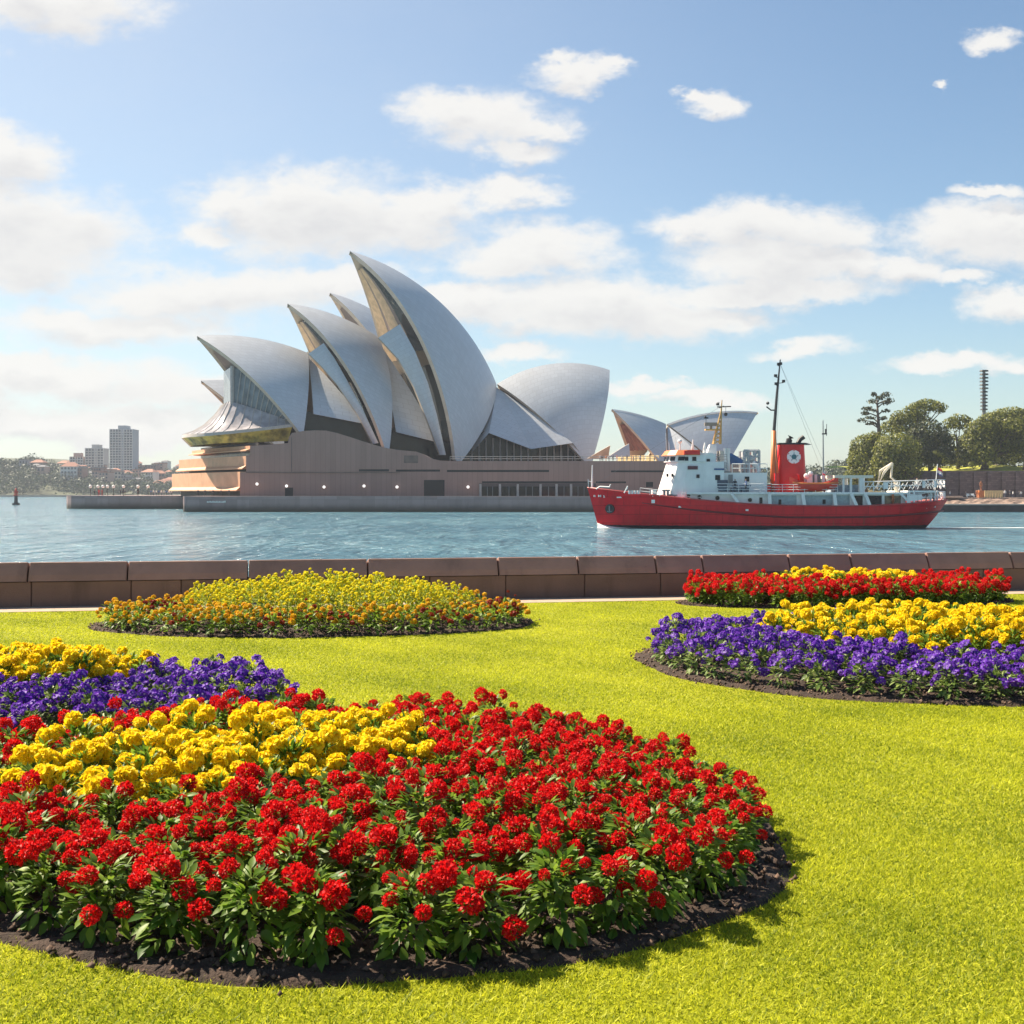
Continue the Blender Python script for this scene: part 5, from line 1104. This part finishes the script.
# ------------------------------------------------------------------ flower beds
class Bed:
    def __init__(s, cx, cy, a, b_, shear=0, mound=.12): s.c = (cx, cy); s.a = a; s.b = b_; s.sh = shear; s.m = mound
    def r(s, x, y):
        dx = x - s.c[0]; dy = y - s.c[1] - s.sh*dx; th = np.arctan2(dy/s.b, dx/s.a)
        return np.hypot(dx/s.a, dy/s.b) / (1 + .012*np.sin(5*th+s.c[0]*3) + .008*np.sin(11*th))
    def z(s, x, y): return s.m*np.clip(1-s.r(x,y)**2, 0, 1)
    def soil(s, na=220, nr=46):
        th = np.linspace(0, 2*np.pi, na, endpoint=False); rr = np.linspace(0, 1, nr)**.7; V = []
        for q in rr:
            k = 1 + .012*np.sin(5*th+s.c[0]*3) + .008*np.sin(11*th); dx = s.a*q*k*np.cos(th); dy = s.b*q*k*np.sin(th) + s.sh*dx
            z = .012 + s.m*(1-q*q) + rng.uniform(-.012,.018,na)*(q < .99) - .05*(q > .985)
            V.append(np.stack([s.c[0]+dx, s.c[1]+dy, z], 1))
        V = np.concatenate(V); i, j = np.meshgrid(np.arange(nr-1), np.arange(na), indexing='ij'); j2 = (j+1) % na
        f = np.stack([i*na+j, i*na+j2, (i+1)*na+j2, (i+1)*na+j], -1)[:, :, ::-1].reshape(-1)
        o = link('soil', np_mesh('soil', V, f, 4, m_soil)); tag(o, kind='structure')
        # clods and bark chips near the rim
        n = int(900*(s.a+s.b)/2); q = rng.uniform(.78, 1.0, n) + (rng.random(n) < .06)*rng.uniform(0, .05, n); t_ = rng.uniform(0, 2*np.pi, n); k = 1 + .012*np.sin(5*t_+s.c[0]*3) + .008*np.sin(11*t_); dx = s.a*q*k*np.cos(t_); dy = s.b*q*k*np.sin(t_) + s.sh*dx
        P = np.stack([s.c[0]+dx, s.c[1]+dy, .02 + s.m*(1-q*q)], 1); sz = rng.uniform(.006,.022,n)
        T = np.array([[1,0,0],[-.5,.87,0],[-.5,-.87,0],[0,0,1.0],[0,0,-.6]]); F_ = np.array([[0,1,3],[1,2,3],[2,0,3],[1,0,4],[2,1,4],[0,2,4]])
        V = (T[None]*rng.uniform(.6,1.4,(n,5,3))*sz[:,None,None]); an = rng.uniform(0,6.28,n); c_, s_ = np.cos(an)[:,None], np.sin(an)[:,None]
        V = np.stack([V[:,:,0]*c_-V[:,:,1]*s_, V[:,:,0]*s_+V[:,:,1]*c_, V[:,:,2]], -1) + P[:,None]
        f = (F_[None] + (np.arange(n)*5)[:,None,None]).reshape(-1); o = link('soil_clods', np_mesh('soil_clods', V.reshape(-1,3), f, 3, m_clod)); tag(o, 'loose brown clods and bark chips on the flower bed soil', 'soil', kind='stuff')
m_soil = mat('soil', (.040,.024,.016), .95, .45, 9, 1.0, 60); m_clod = leafy('soil_clod', (.03,.018,.012), (.15,.095,.065), 0, .9)
BF = Bed(-.95, 6.6, 2.37, 2.22, -.12, .05); BL = Bed(-4.15, 9.75, 2.45, 1.42, .03, .05); BR = Bed(4.3, 12.6, 3.0, 2.6, -.03, .06); BB = Bed(-2.65, 16.3, 3.0, 1.5, .06, .05); BQ = Bed(5.5, 19.7, 2.85, 1.2, .12, .05)
BEDS = [BF, BL, BR, BB, BQ]
for bd_ in BEDS: bd_.soil()

# ---- plant kit
m_leaf = leafy('leaf', (.042,.115,.012), (.22,.335,.035), .45, .48, spec=.35); m_leafp = leafy('pale_leaf', (.07,.14,.03), (.26,.34,.08), .35, .5)
m_leafy2 = leafy('yellow_green_leaf', (.17,.25,.02), (.48,.52,.05), .5, .5); m_stem = mat('stem', (.05,.09,.02), .7)
m_redp = leafy('red_petal', (.46,.004,.008), (.86,.018,.016), .4, .55, spec=.25); m_yelp = leafy('yellow_petal', (.84,.60,.006), (.95,.82,.03), .4, .6, spec=.2)
m_purp = leafy('purple_petal', (.060,.010,.24), (.19,.05,.52), .35, .55, spec=.25); m_purc = leafy('pale_throat', (.4,.3,.5), (.7,.6,.75), .3)
t = m_purp.node_tree; at_ = N(t, 'ShaderNodeAttribute', attribute_name='throat')
for nd in [n for n in t.nodes if n.type == 'MIX']:
    cc = mixcol(t, maprange(t, at_.outputs['Fac'], .45, .95, 0, .7), nd.outputs[2], (.72,.66,.75,1))
    for l in [l for l in t.links if l.from_node == nd and l.to_node != cc.node]: t.links.new(cc, l.to_socket)
m_orap = leafy('orange_petal', (.68,.24,.006), (.93,.76,.04), .3, .6, spec=.2); m_rustp = leafy('rust_petal', (.20,.012,.008), (.45,.05,.010), .3, .6)
m_yel2 = leafy('lemon_petal', (.78,.68,.01), (.92,.86,.04), .45, .6)

LEAF = []                                            # one folded pointed-oval leaf: stations along x, (left, mid, right)
for u_, w_ in ((0,.02),(.18,.30),(.42,.50),(.7,.36),(1,.01)): LEAF.append((u_, w_))
def leaf_np(base, direc, up, length, width, curl, fold=.22):
    """arrays of n leaves -> verts (n*15,3), quads"""
    n = len(base); d = direc/np.linalg.norm(direc, axis=1, keepdims=True); s = np.cross(d, up); s /= np.linalg.norm(s, axis=1, keepdims=True)+1e-9; nn = np.cross(s, d)
    V = []
    for u_, w_ in LEAF:
        mid = base + d*(length*u_)[:,None] - nn*(curl*length*u_*u_)[:,None]; e = s*(w_*width)[:,None]; lift = nn*(w_*width*fold)[:,None]
        V += [mid - e + lift, mid, mid + e + lift]
    V = np.stack(V, 1).reshape(-1,3); q = []
    for k in range(len(LEAF)-1):
        for c in (0,1): q.append([k*3+c, k*3+c+1, k*3+c+4, k*3+c+3])
    F_ = (np.array(q)[None] + (np.arange(n)*15)[:,None,None]).reshape(-1); return V, F_
def foliage(name, rad, hgt, n, length, mt, wid=.46, rs=rng, lowdroop=.5, z0=.02):
    t_ = rs.uniform(0, 2*np.pi, n); f = rs.random(n)**.75; z = z0 + (hgt-z0)*f
    prof = np.sqrt(np.clip(1-((f-.42)/.66)**2, .05, 1)); r = rad*prof*rs.uniform(.45, .85, n)
    o = np.stack([np.cos(t_), np.sin(t_), np.zeros(n)], 1); base = o*(r*.6)[:,None]; base[:,2] = z
    el = -lowdroop + 1.55*f + rs.normal(0,.28,n); d = o*np.cos(el)[:,None]; d[:,2] = np.sin(el); d += rs.normal(0,.22,(n,3))
    L = length*rs.uniform(.65,1.2,n)*(1.1-.35*f); up = np.tile([0,0,1.0],(n,1)) + rs.normal(0,.25,(n,3))
    V, F_ = leaf_np(base, d, up, L, L*wid, rs.uniform(.05,.5,n)); V[:,2] = np.maximum(V[:,2], .006)
    return V, F_
def petals(pos, nrm, length, width, rs, jit, cup=.25):
    """short rounded petals standing along nrm: 2 quads each"""
    n = len(pos); d = nrm + rs.normal(0,jit,(n,3)); d /= np.linalg.norm(d,axis=1,keepdims=True); r = rs.normal(0,1,(n,3)); s = np.cross(d,r); s /= np.linalg.norm(s,axis=1,keepdims=True)+1e-9; nn = np.cross(s,d)
    L = (length*rs.uniform(.7,1.25,n))[:,None]; W = (width*rs.uniform(.7,1.2,n))[:,None]
    V = np.stack([pos - s*W*.25, pos + s*W*.25, pos + d*L*.65 - s*W*.5 + nn*W*cup, pos + d*L*.65 + s*W*.5 + nn*W*cup*.4, pos + d*L - s*W*.2, pos + d*L*1.02 + s*W*.25 - nn*W*cup*.6], 1).reshape(-1,3)
    q = np.array([[0,1,3,2],[2,3,5,4]]); return V, (q[None] + (np.arange(n)*6)[:,None,None]).reshape(-1)
def sph(n, rs, low=-.5):
    k = np.arange(n)+.5; z = 1-(1-low)*k/n; a = k*2.39996 + rs.uniform(0,6.28); r = np.sqrt(np.clip(1-z*z,0,1)); return np.stack([r*np.cos(a), r*np.sin(a), z],1)
def head_red(rs, R_):                                # frilly pompom of many florets
    d = sph(190, rs, -.6); sc3 = np.array([1,1,rs.uniform(.8,1.15)])*R_*(.66+.16*rs.random((190,1)))
    V, F_ = petals(d*sc3, d, R_*.40, R_*.27, rs, .5, .5); return V, F_
def head_yel(rs, R_):                                # packed globe of broad ruffled petals
    d = sph(120, rs, -.62); f = (np.arange(120)/120)[:,None]; d2 = d*np.array([1,1,.6]) ; d2[:,2:] += (.55-.9*f)
    d2 /= np.linalg.norm(d2,axis=1,keepdims=True); V, F_ = petals(d*np.array([1,1,.74])*R_*.66, d2, R_*.46, R_*.62, rs, .2, .3); return V, F_
def flower5(c, nrm, R_, rs):
    n = nrm/np.linalg.norm(nrm); a = np.cross(n, rs.normal(0,1,3)); a /= np.linalg.norm(a); b_ = np.cross(n,a); V = []; F_ = []
    for k in range(5):
        t_ = 2*np.pi*k/5; o = np.cos(t_)*a+np.sin(t_)*b_; s = -np.sin(t_)*a+np.cos(t_)*b_; i = len(V)
        V += [c - n*R_*.25, c+o*R_*.55-s*R_*.42+n*R_*.05, c+o*R_*.55+s*R_*.42+n*R_*.05, c+o*R_*1.0-s*R_*.33-n*R_*rs.uniform(-.1,.25), c+o*R_*1.05+s*R_*.30-n*R_*rs.uniform(-.1,.25)]
        F_ += [[i,i+1,i+2,i],[i+1,i+3,i+4,i+2]]
    return V, F_
def head_pur(rs, R_):
    d = sph(8, rs, .0); V = []; T3 = []
    for k in range(8):
        v, f = flower5(d[k]*R_*np.array([.9,.9,.6]), d[k]+rs.normal(0,.3,3)+np.array([0,0,.3]), R_*.62, rs); o = len(V); V += v
        for q in f:
            if q[0] == q[3]: T3.append([q[0]+o,q[1]+o,q[2]+o])
            else: T3 += [[q[0]+o,q[1]+o,q[2]+o],[q[0]+o,q[2]+o,q[3]+o]]
    return np.array(V), np.array(T3).reshape(-1), np.tile([1.0,.25,.25,0,0], len(V)//5)
class Kind:
    def __init__(s, name, rad, hgt, nleaf, llen, mleaf, headf, hr, mhead, nper, nheads, seed, nvar=4, droop=.5, spread=1.0, wid=.46, low=False):
        rs = np.random.default_rng(seed); s.name = name; s.fol = []; s.hd = []; s.lay = []; s.low = low
        for k in range(nvar):
            V, F_ = foliage('foliage', rad*rs.uniform(.92,1.1), hgt, nleaf, llen, mleaf, wid, rs, droop); s.fol.append(np_mesh('foliage', V, F_, 4, mleaf))
        for k in range(6):
            out = headf(rs, hr*rs.uniform(.85,1.15)); s.hd.append(np_mesh('flower_head', out[0], out[1], nper, mhead, {'throat': out[2]} if len(out) > 2 else None))
        for k in range(nvar*2):
            L = []; n = rs.integers(nheads[0], nheads[1]+1); az = rs.uniform(0,6.28)
            for i in range(n):
                a_ = az + i*2.39996 + rs.normal(0,.3); r = rad*spread*math.sqrt((i+.4)/n)*rs.uniform(.85,1.1); z = hgt*(1.08-.40*(r/rad)**2) + rs.normal(0,.034)
                if low and i == n-1: z *= .68; r *= 1.0
                L.append((int(rs.integers(6)), (r*math.cos(a_), r*math.sin(a_), z), (rs.normal(0,.3)-.55*r/rad*math.sin(a_), rs.normal(0,.25)+.55*r/rad*math.cos(a_), rs.uniform(0,6.28)), rs.uniform(.6,1.22)))
            s.lay.append(L)
    def place(s, x, y, z, sc_, label, cat, group):
        th_ = thing(s.name, (x,y,z), label, cat, group); th_.rotation_euler = (random.uniform(-.08,.08), random.uniform(-.08,.08), random.uniform(0,6.28)); th_.scale = (sc_, sc_, sc_*random.uniform(.9,1.12))
        f = bpy.data.objects.new('foliage', random.choice(s.fol)); col.objects.link(f); f.parent = th_
        for (k, p, r, q) in random.choice(s.lay):
            h_ = bpy.data.objects.new('flower_head', s.hd[k]); col.objects.link(h_); h_.parent = th_; h_.location = p; h_.rotation_euler = r; h_.scale = (q,q,q)
    def single(s, x, y, z, sc_, label, cat, group, cache={}):
        """far away: one mesh per plant, foliage and blossoms together"""
        key = (s.name, random.randrange(5))
        if key not in cache:
            rs2 = random.Random(str(key)); f = rs2.choice(s.fol); L = rs2.choice(s.lay); V = []; Fc = []; mi = []; M0 = [f.materials[0]] + [s.hd[0].materials[0]]
            def addm(me, mtx, m):
                o = len(V); V.extend([tuple(mtx @ v.co) for v in me.vertices]); Fc.extend([tuple(i+o for i in p.vertices) for p in me.polygons]); mi.extend([m]*len(me.polygons))
            addm(f, Matrix.Identity(4), 0)
            for (k, p, r, q) in L: addm(s.hd[k], Matrix.LocRotScale(Vector(p), __import__('mathutils').Euler(r), Vector((q,q,q))), 1)
            me = bpy.data.meshes.new(s.name); me.from_pydata(V, [], Fc)
            for m in M0: me.materials.append(m)
            me.polygons.foreach_set('material_index', mi); cache[key] = me
        o = bpy.data.objects.new(s.name, cache[key]); col.objects.link(o); o.location = (x,y,z); o.rotation_euler = (0,0,random.uniform(0,6.28)); o.scale = (sc_,sc_,sc_*random.uniform(.88,1.12))
        return tag(o, label, cat, group)
K_red = Kind('red_flower_plant', .195, .285, 230, .072, m_leaf, head_red, .039, m_redp, 4, (6,9), 3, 7, .75, .88, .44, True)
K_yel = Kind('yellow_flower_plant', .18, .31, 150, .08, m_leaf, head_yel, .045, m_yelp, 4, (6,8), 4, 6, .4, 1.0, .34)
K_pur = Kind('purple_flower_plant', .20, .27, 130, .08, m_leafp, head_pur, .046, m_purp, 3, (7,10), 5, 6, .55, 1.0, .42)
K_red2 = Kind('red_flower_plant', .175, .285, 150, .072, m_leaf, head_red, .039, m_redp, 4, (8,11), 6, 5, .5, 1.0)
K_ora = Kind('orange_flower_plant', .17, .25, 60, .08, m_leaf, head_yel, .027, m_orap, 4, (8,10), 8, 4, .5, 1.05, .45)
K_rus = Kind('rust_flower_plant', .17, .25, 60, .08, m_leaf, head_yel, .027, m_rustp, 4, (8,10), 9, 4, .5, 1.05, .45)
K_tal = Kind('tall_yellow_plant', .17, .55, 190, .07, m_leafy2, head_yel, .019, m_yel2, 4, (28,34), 10, 5, .2, 1.1, .38)

def hexpts(bed, sp, rmax, jit=.16):
    out = []; n = int(max(bed.a, bed.b)/sp)+3
    for j in range(-n, n+1):
        for i in range(-n, n+1):
            x = bed.c[0] + (i + .5*(j % 2))*sp + random.uniform(-jit,jit)*sp; y = bed.c[1] + j*sp*.866 + random.uniform(-jit,jit)*sp
            if bed.r(x,y) < rmax: out.append((x,y))
    return out
def rimpts(bed, rr, sp):
    """a planted row following the bed's edge"""
    per = 2*math.pi*math.sqrt((bed.a**2+bed.b**2)/2)*rr; n = int(per/sp); out = []
    for k in range(n):
        t_ = 2*math.pi*(k+random.uniform(-.12,.12))/n; dx = bed.a*rr*math.cos(t_); out.append((bed.c[0]+dx, bed.c[1]+bed.b*rr*math.sin(t_)+bed.sh*dx))
    return out
def inview(x, y, m=2.2): return abs(x) < y*.4267 + m
def ell(x, y, cx, cy, a, b_): return math.hypot((x-cx)/a, (y-cy)/b_)
CAT = 'flower plant'
# front bed: red around a yellow heart
pts = [(p, True) for p in rimpts(BF, .895, .30)] + [(p, False) for p in hexpts(BF, .272, .80)]
for (x, y), rim_ in pts:
    if not inview(x, y): continue
    z = BF.z(x,y); sm = 1 - .12*min(1, max(0, (x-.1)/1.0)); e = ell(x, y - .26*(x+1.5), -1.60, 7.0, 1.18, .95) + random.uniform(-.05,.05)
    if e < 1: K_yel.place(x, y, z, random.uniform(.9,1.1), 'bushy plant with round yellow flowers in the yellow heart of the large front bed', CAT, 'yellow flowers of the front bed')
    elif rim_ and y < 6.7: K_red.place(x, y, z, sm*random.uniform(.95,1.15), 'leafy green plant with red pompom flowers along the soil edge of the front bed', CAT, 'edge row of the front bed')
    elif rim_: K_red.place(x, y, z, sm*random.uniform(.9,1.1), 'red pompom flower plant on the far edge row of the large front bed', CAT, 'far edge row of the front bed')
    else: (K_red if y < 6.2 or random.random() < .35 else K_red2).place(x, y, z, sm*random.uniform(.9,1.12), 'plant covered in red pompom flowers inside the ring of the large front bed', CAT, 'red flowers inside the front bed')
# left bed: yellow heart, purple border
for (x, y) in rimpts(BL, .90, .31) + hexpts(BL, .30, .82):
    if not inview(x, y): continue
    z = BL.z(x,y)
    if ell(x, y, -4.75, 10.3, 1.55, .95) < 1: K_yel.place(x, y, z, random.uniform(1.0,1.2), 'bushy yellow flower plant in the left bed behind the purple border', CAT, 'yellow flowers of the left bed')
    else: K_pur.place(x, y, z, random.uniform(.78,.95), 'purple flower plant in the left bed behind the large front bed', CAT, 'purple flowers of the left bed')
# right bed: purple border, yellow heart
for (x, y) in rimpts(BR, .90, .34) + hexpts(BR, .34, .82):
    if not inview(x, y): continue
    z = BR.z(x,y)
    if ell(x, y, 5.0, 13.25, 2.15, 1.75) < 1: K_yel.place(x, y, z, random.uniform(1.08,1.25), 'bushy yellow flower plant in the right bed above the purple border', CAT, 'yellow flowers of the right bed')
    else: K_pur.place(x, y, z, random.uniform(.84,1.02), 'purple flower plant in the border of the right bed', CAT, 'purple flowers of the right bed')
# far left bed: tall yellow clump with an orange and rust border
for (x, y) in rimpts(BB, .90, .32) + hexpts(BB, .32, .82):
    if not inview(x, y, 1.6): continue
    e = ell(x, y, -2.55, 16.45, 1.95, 1.02); z = BB.z(x,y)
    if e < 1: K_tal.single(x, y, z, .78+.34*(1-e), 'tall yellow-green plant dotted with tiny yellow flowers in the bed by the sea wall', CAT, 'tall yellow flowers of the wall bed')
    elif random.random() < .68: K_ora.single(x, y, z, random.uniform(.95,1.2), 'low orange flower plant bordering the tall yellow bed by the sea wall', CAT, 'orange border of the wall bed')
    else: K_rus.single(x, y, z, random.uniform(.95,1.2), 'low rust-red flower plant bordering the tall yellow bed by the sea wall', CAT, 'rust border of the wall bed')
# far right bed: red around yellow
for (x, y) in rimpts(BQ, .90, .30) + hexpts(BQ, .30, .82):
    if not inview(x, y, 1.6): continue
    z = BQ.z(x,y)
    if ell(x, y, 5.55, 20.0, 1.1, .6) < 1: K_yel.single(x, y, z, random.uniform(1.15,1.3), 'yellow flower plant at the back of the far right bed against the sea wall', CAT, 'yellow flowers of the far right bed')
    else: K_red2.single(x, y, z, random.uniform(1.05,1.25), 'red flower plant in the far right bed near the sea wall', CAT, 'red flowers of the far right bed')

# ------------------------------------------------------------------ grass
m_grass = leafy('grass_blade', (.135,.20,.008), (.66,.665,.036), .5, .55, attr='tint', spec=.25)
def blades(y0, y1, dens, hgt, wid, sd=.30):
    hw = y1*.4267+3.2; n = int(dens*(y1-y0)*2*hw); x = rng.uniform(-hw, hw, n); y = rng.uniform(y0, y1, n)
    k = (np.abs(x) < y*.4267+3.1) & (y < WY0+(x-WX0)*WSL-.78)
    for bd_ in BEDS: k &= bd_.r(x,y) > 1.0 - .05*rng.random(n)**4 + .012*np.sin(x*23+y*17)*rng.random(n)
    x, y = x[k], y[k]; n = len(x); pat = .5+.22*np.sin(x*2.1+1.3*np.sin(y*1.7))+.18*np.sin(y*3.3+x*.9)+.12*np.sin(x*7+y*5)
    h_ = hgt*rng.uniform(.5,1.25,n); t_ = rng.uniform(0,6.28,n); w = wid*rng.uniform(.7,1.3,n); ln = rng.normal(0,.8,(n,2))*h_[:,None]
    b0 = np.stack([x-np.cos(t_)*w, y-np.sin(t_)*w, np.zeros(n)],1); b1 = np.stack([x+np.cos(t_)*w, y+np.sin(t_)*w, np.zeros(n)],1); tp = np.stack([x+ln[:,0], y+ln[:,1], h_],1)
    tint = np.clip(rng.normal(.54,sd,n)+.5*(pat-.5)-1.8*sd*(rng.random(n)<.14),0,1); return np.stack([b0,b1,tp],1).reshape(-1,3), np.repeat(tint,3)
G = [blades(3.4,6.5,13000,.019,.0026), blades(6.5,10,8000,.018,.0036, .27), blades(10,14.5,4200,.016,.0045, .2), blades(14.5,22.5,2000,.014,.0065, .16)]
V = np.concatenate([g_[0] for g_ in G]); T_ = np.concatenate([g_[1] for g_ in G])
tag(link('grass', np_mesh('grass', V, np.arange(len(V)), 3, m_grass, {'tint': T_})), 'short mown yellow-green lawn grass between the flower beds', 'grass', kind='stuff')

# ------------------------------------------------------------------ air
HAZE = 0.00014
m_haze = bpy.data.materials.new('haze'); m_haze.use_nodes = True; t = m_haze.node_tree; t.nodes.clear()
pvn = N(t, 'ShaderNodeVolumePrincipled'); pvn.inputs['Color'].default_value = (.80,.88,1.0,1); pvn.inputs['Density'].default_value = HAZE; pvn.inputs['Anisotropy'].default_value = 0.0
o = N(t, 'ShaderNodeOutputMaterial'); t.links.new(pvn.outputs[0], o.inputs['Volume'])
mb = MB(); mb.box(-1100, 1250, -90, 2300, WATER-8.2, 84); tag(mb.build('haze', m_haze), 'thin pale blue sea air over the harbour', 'haze', kind='stuff')
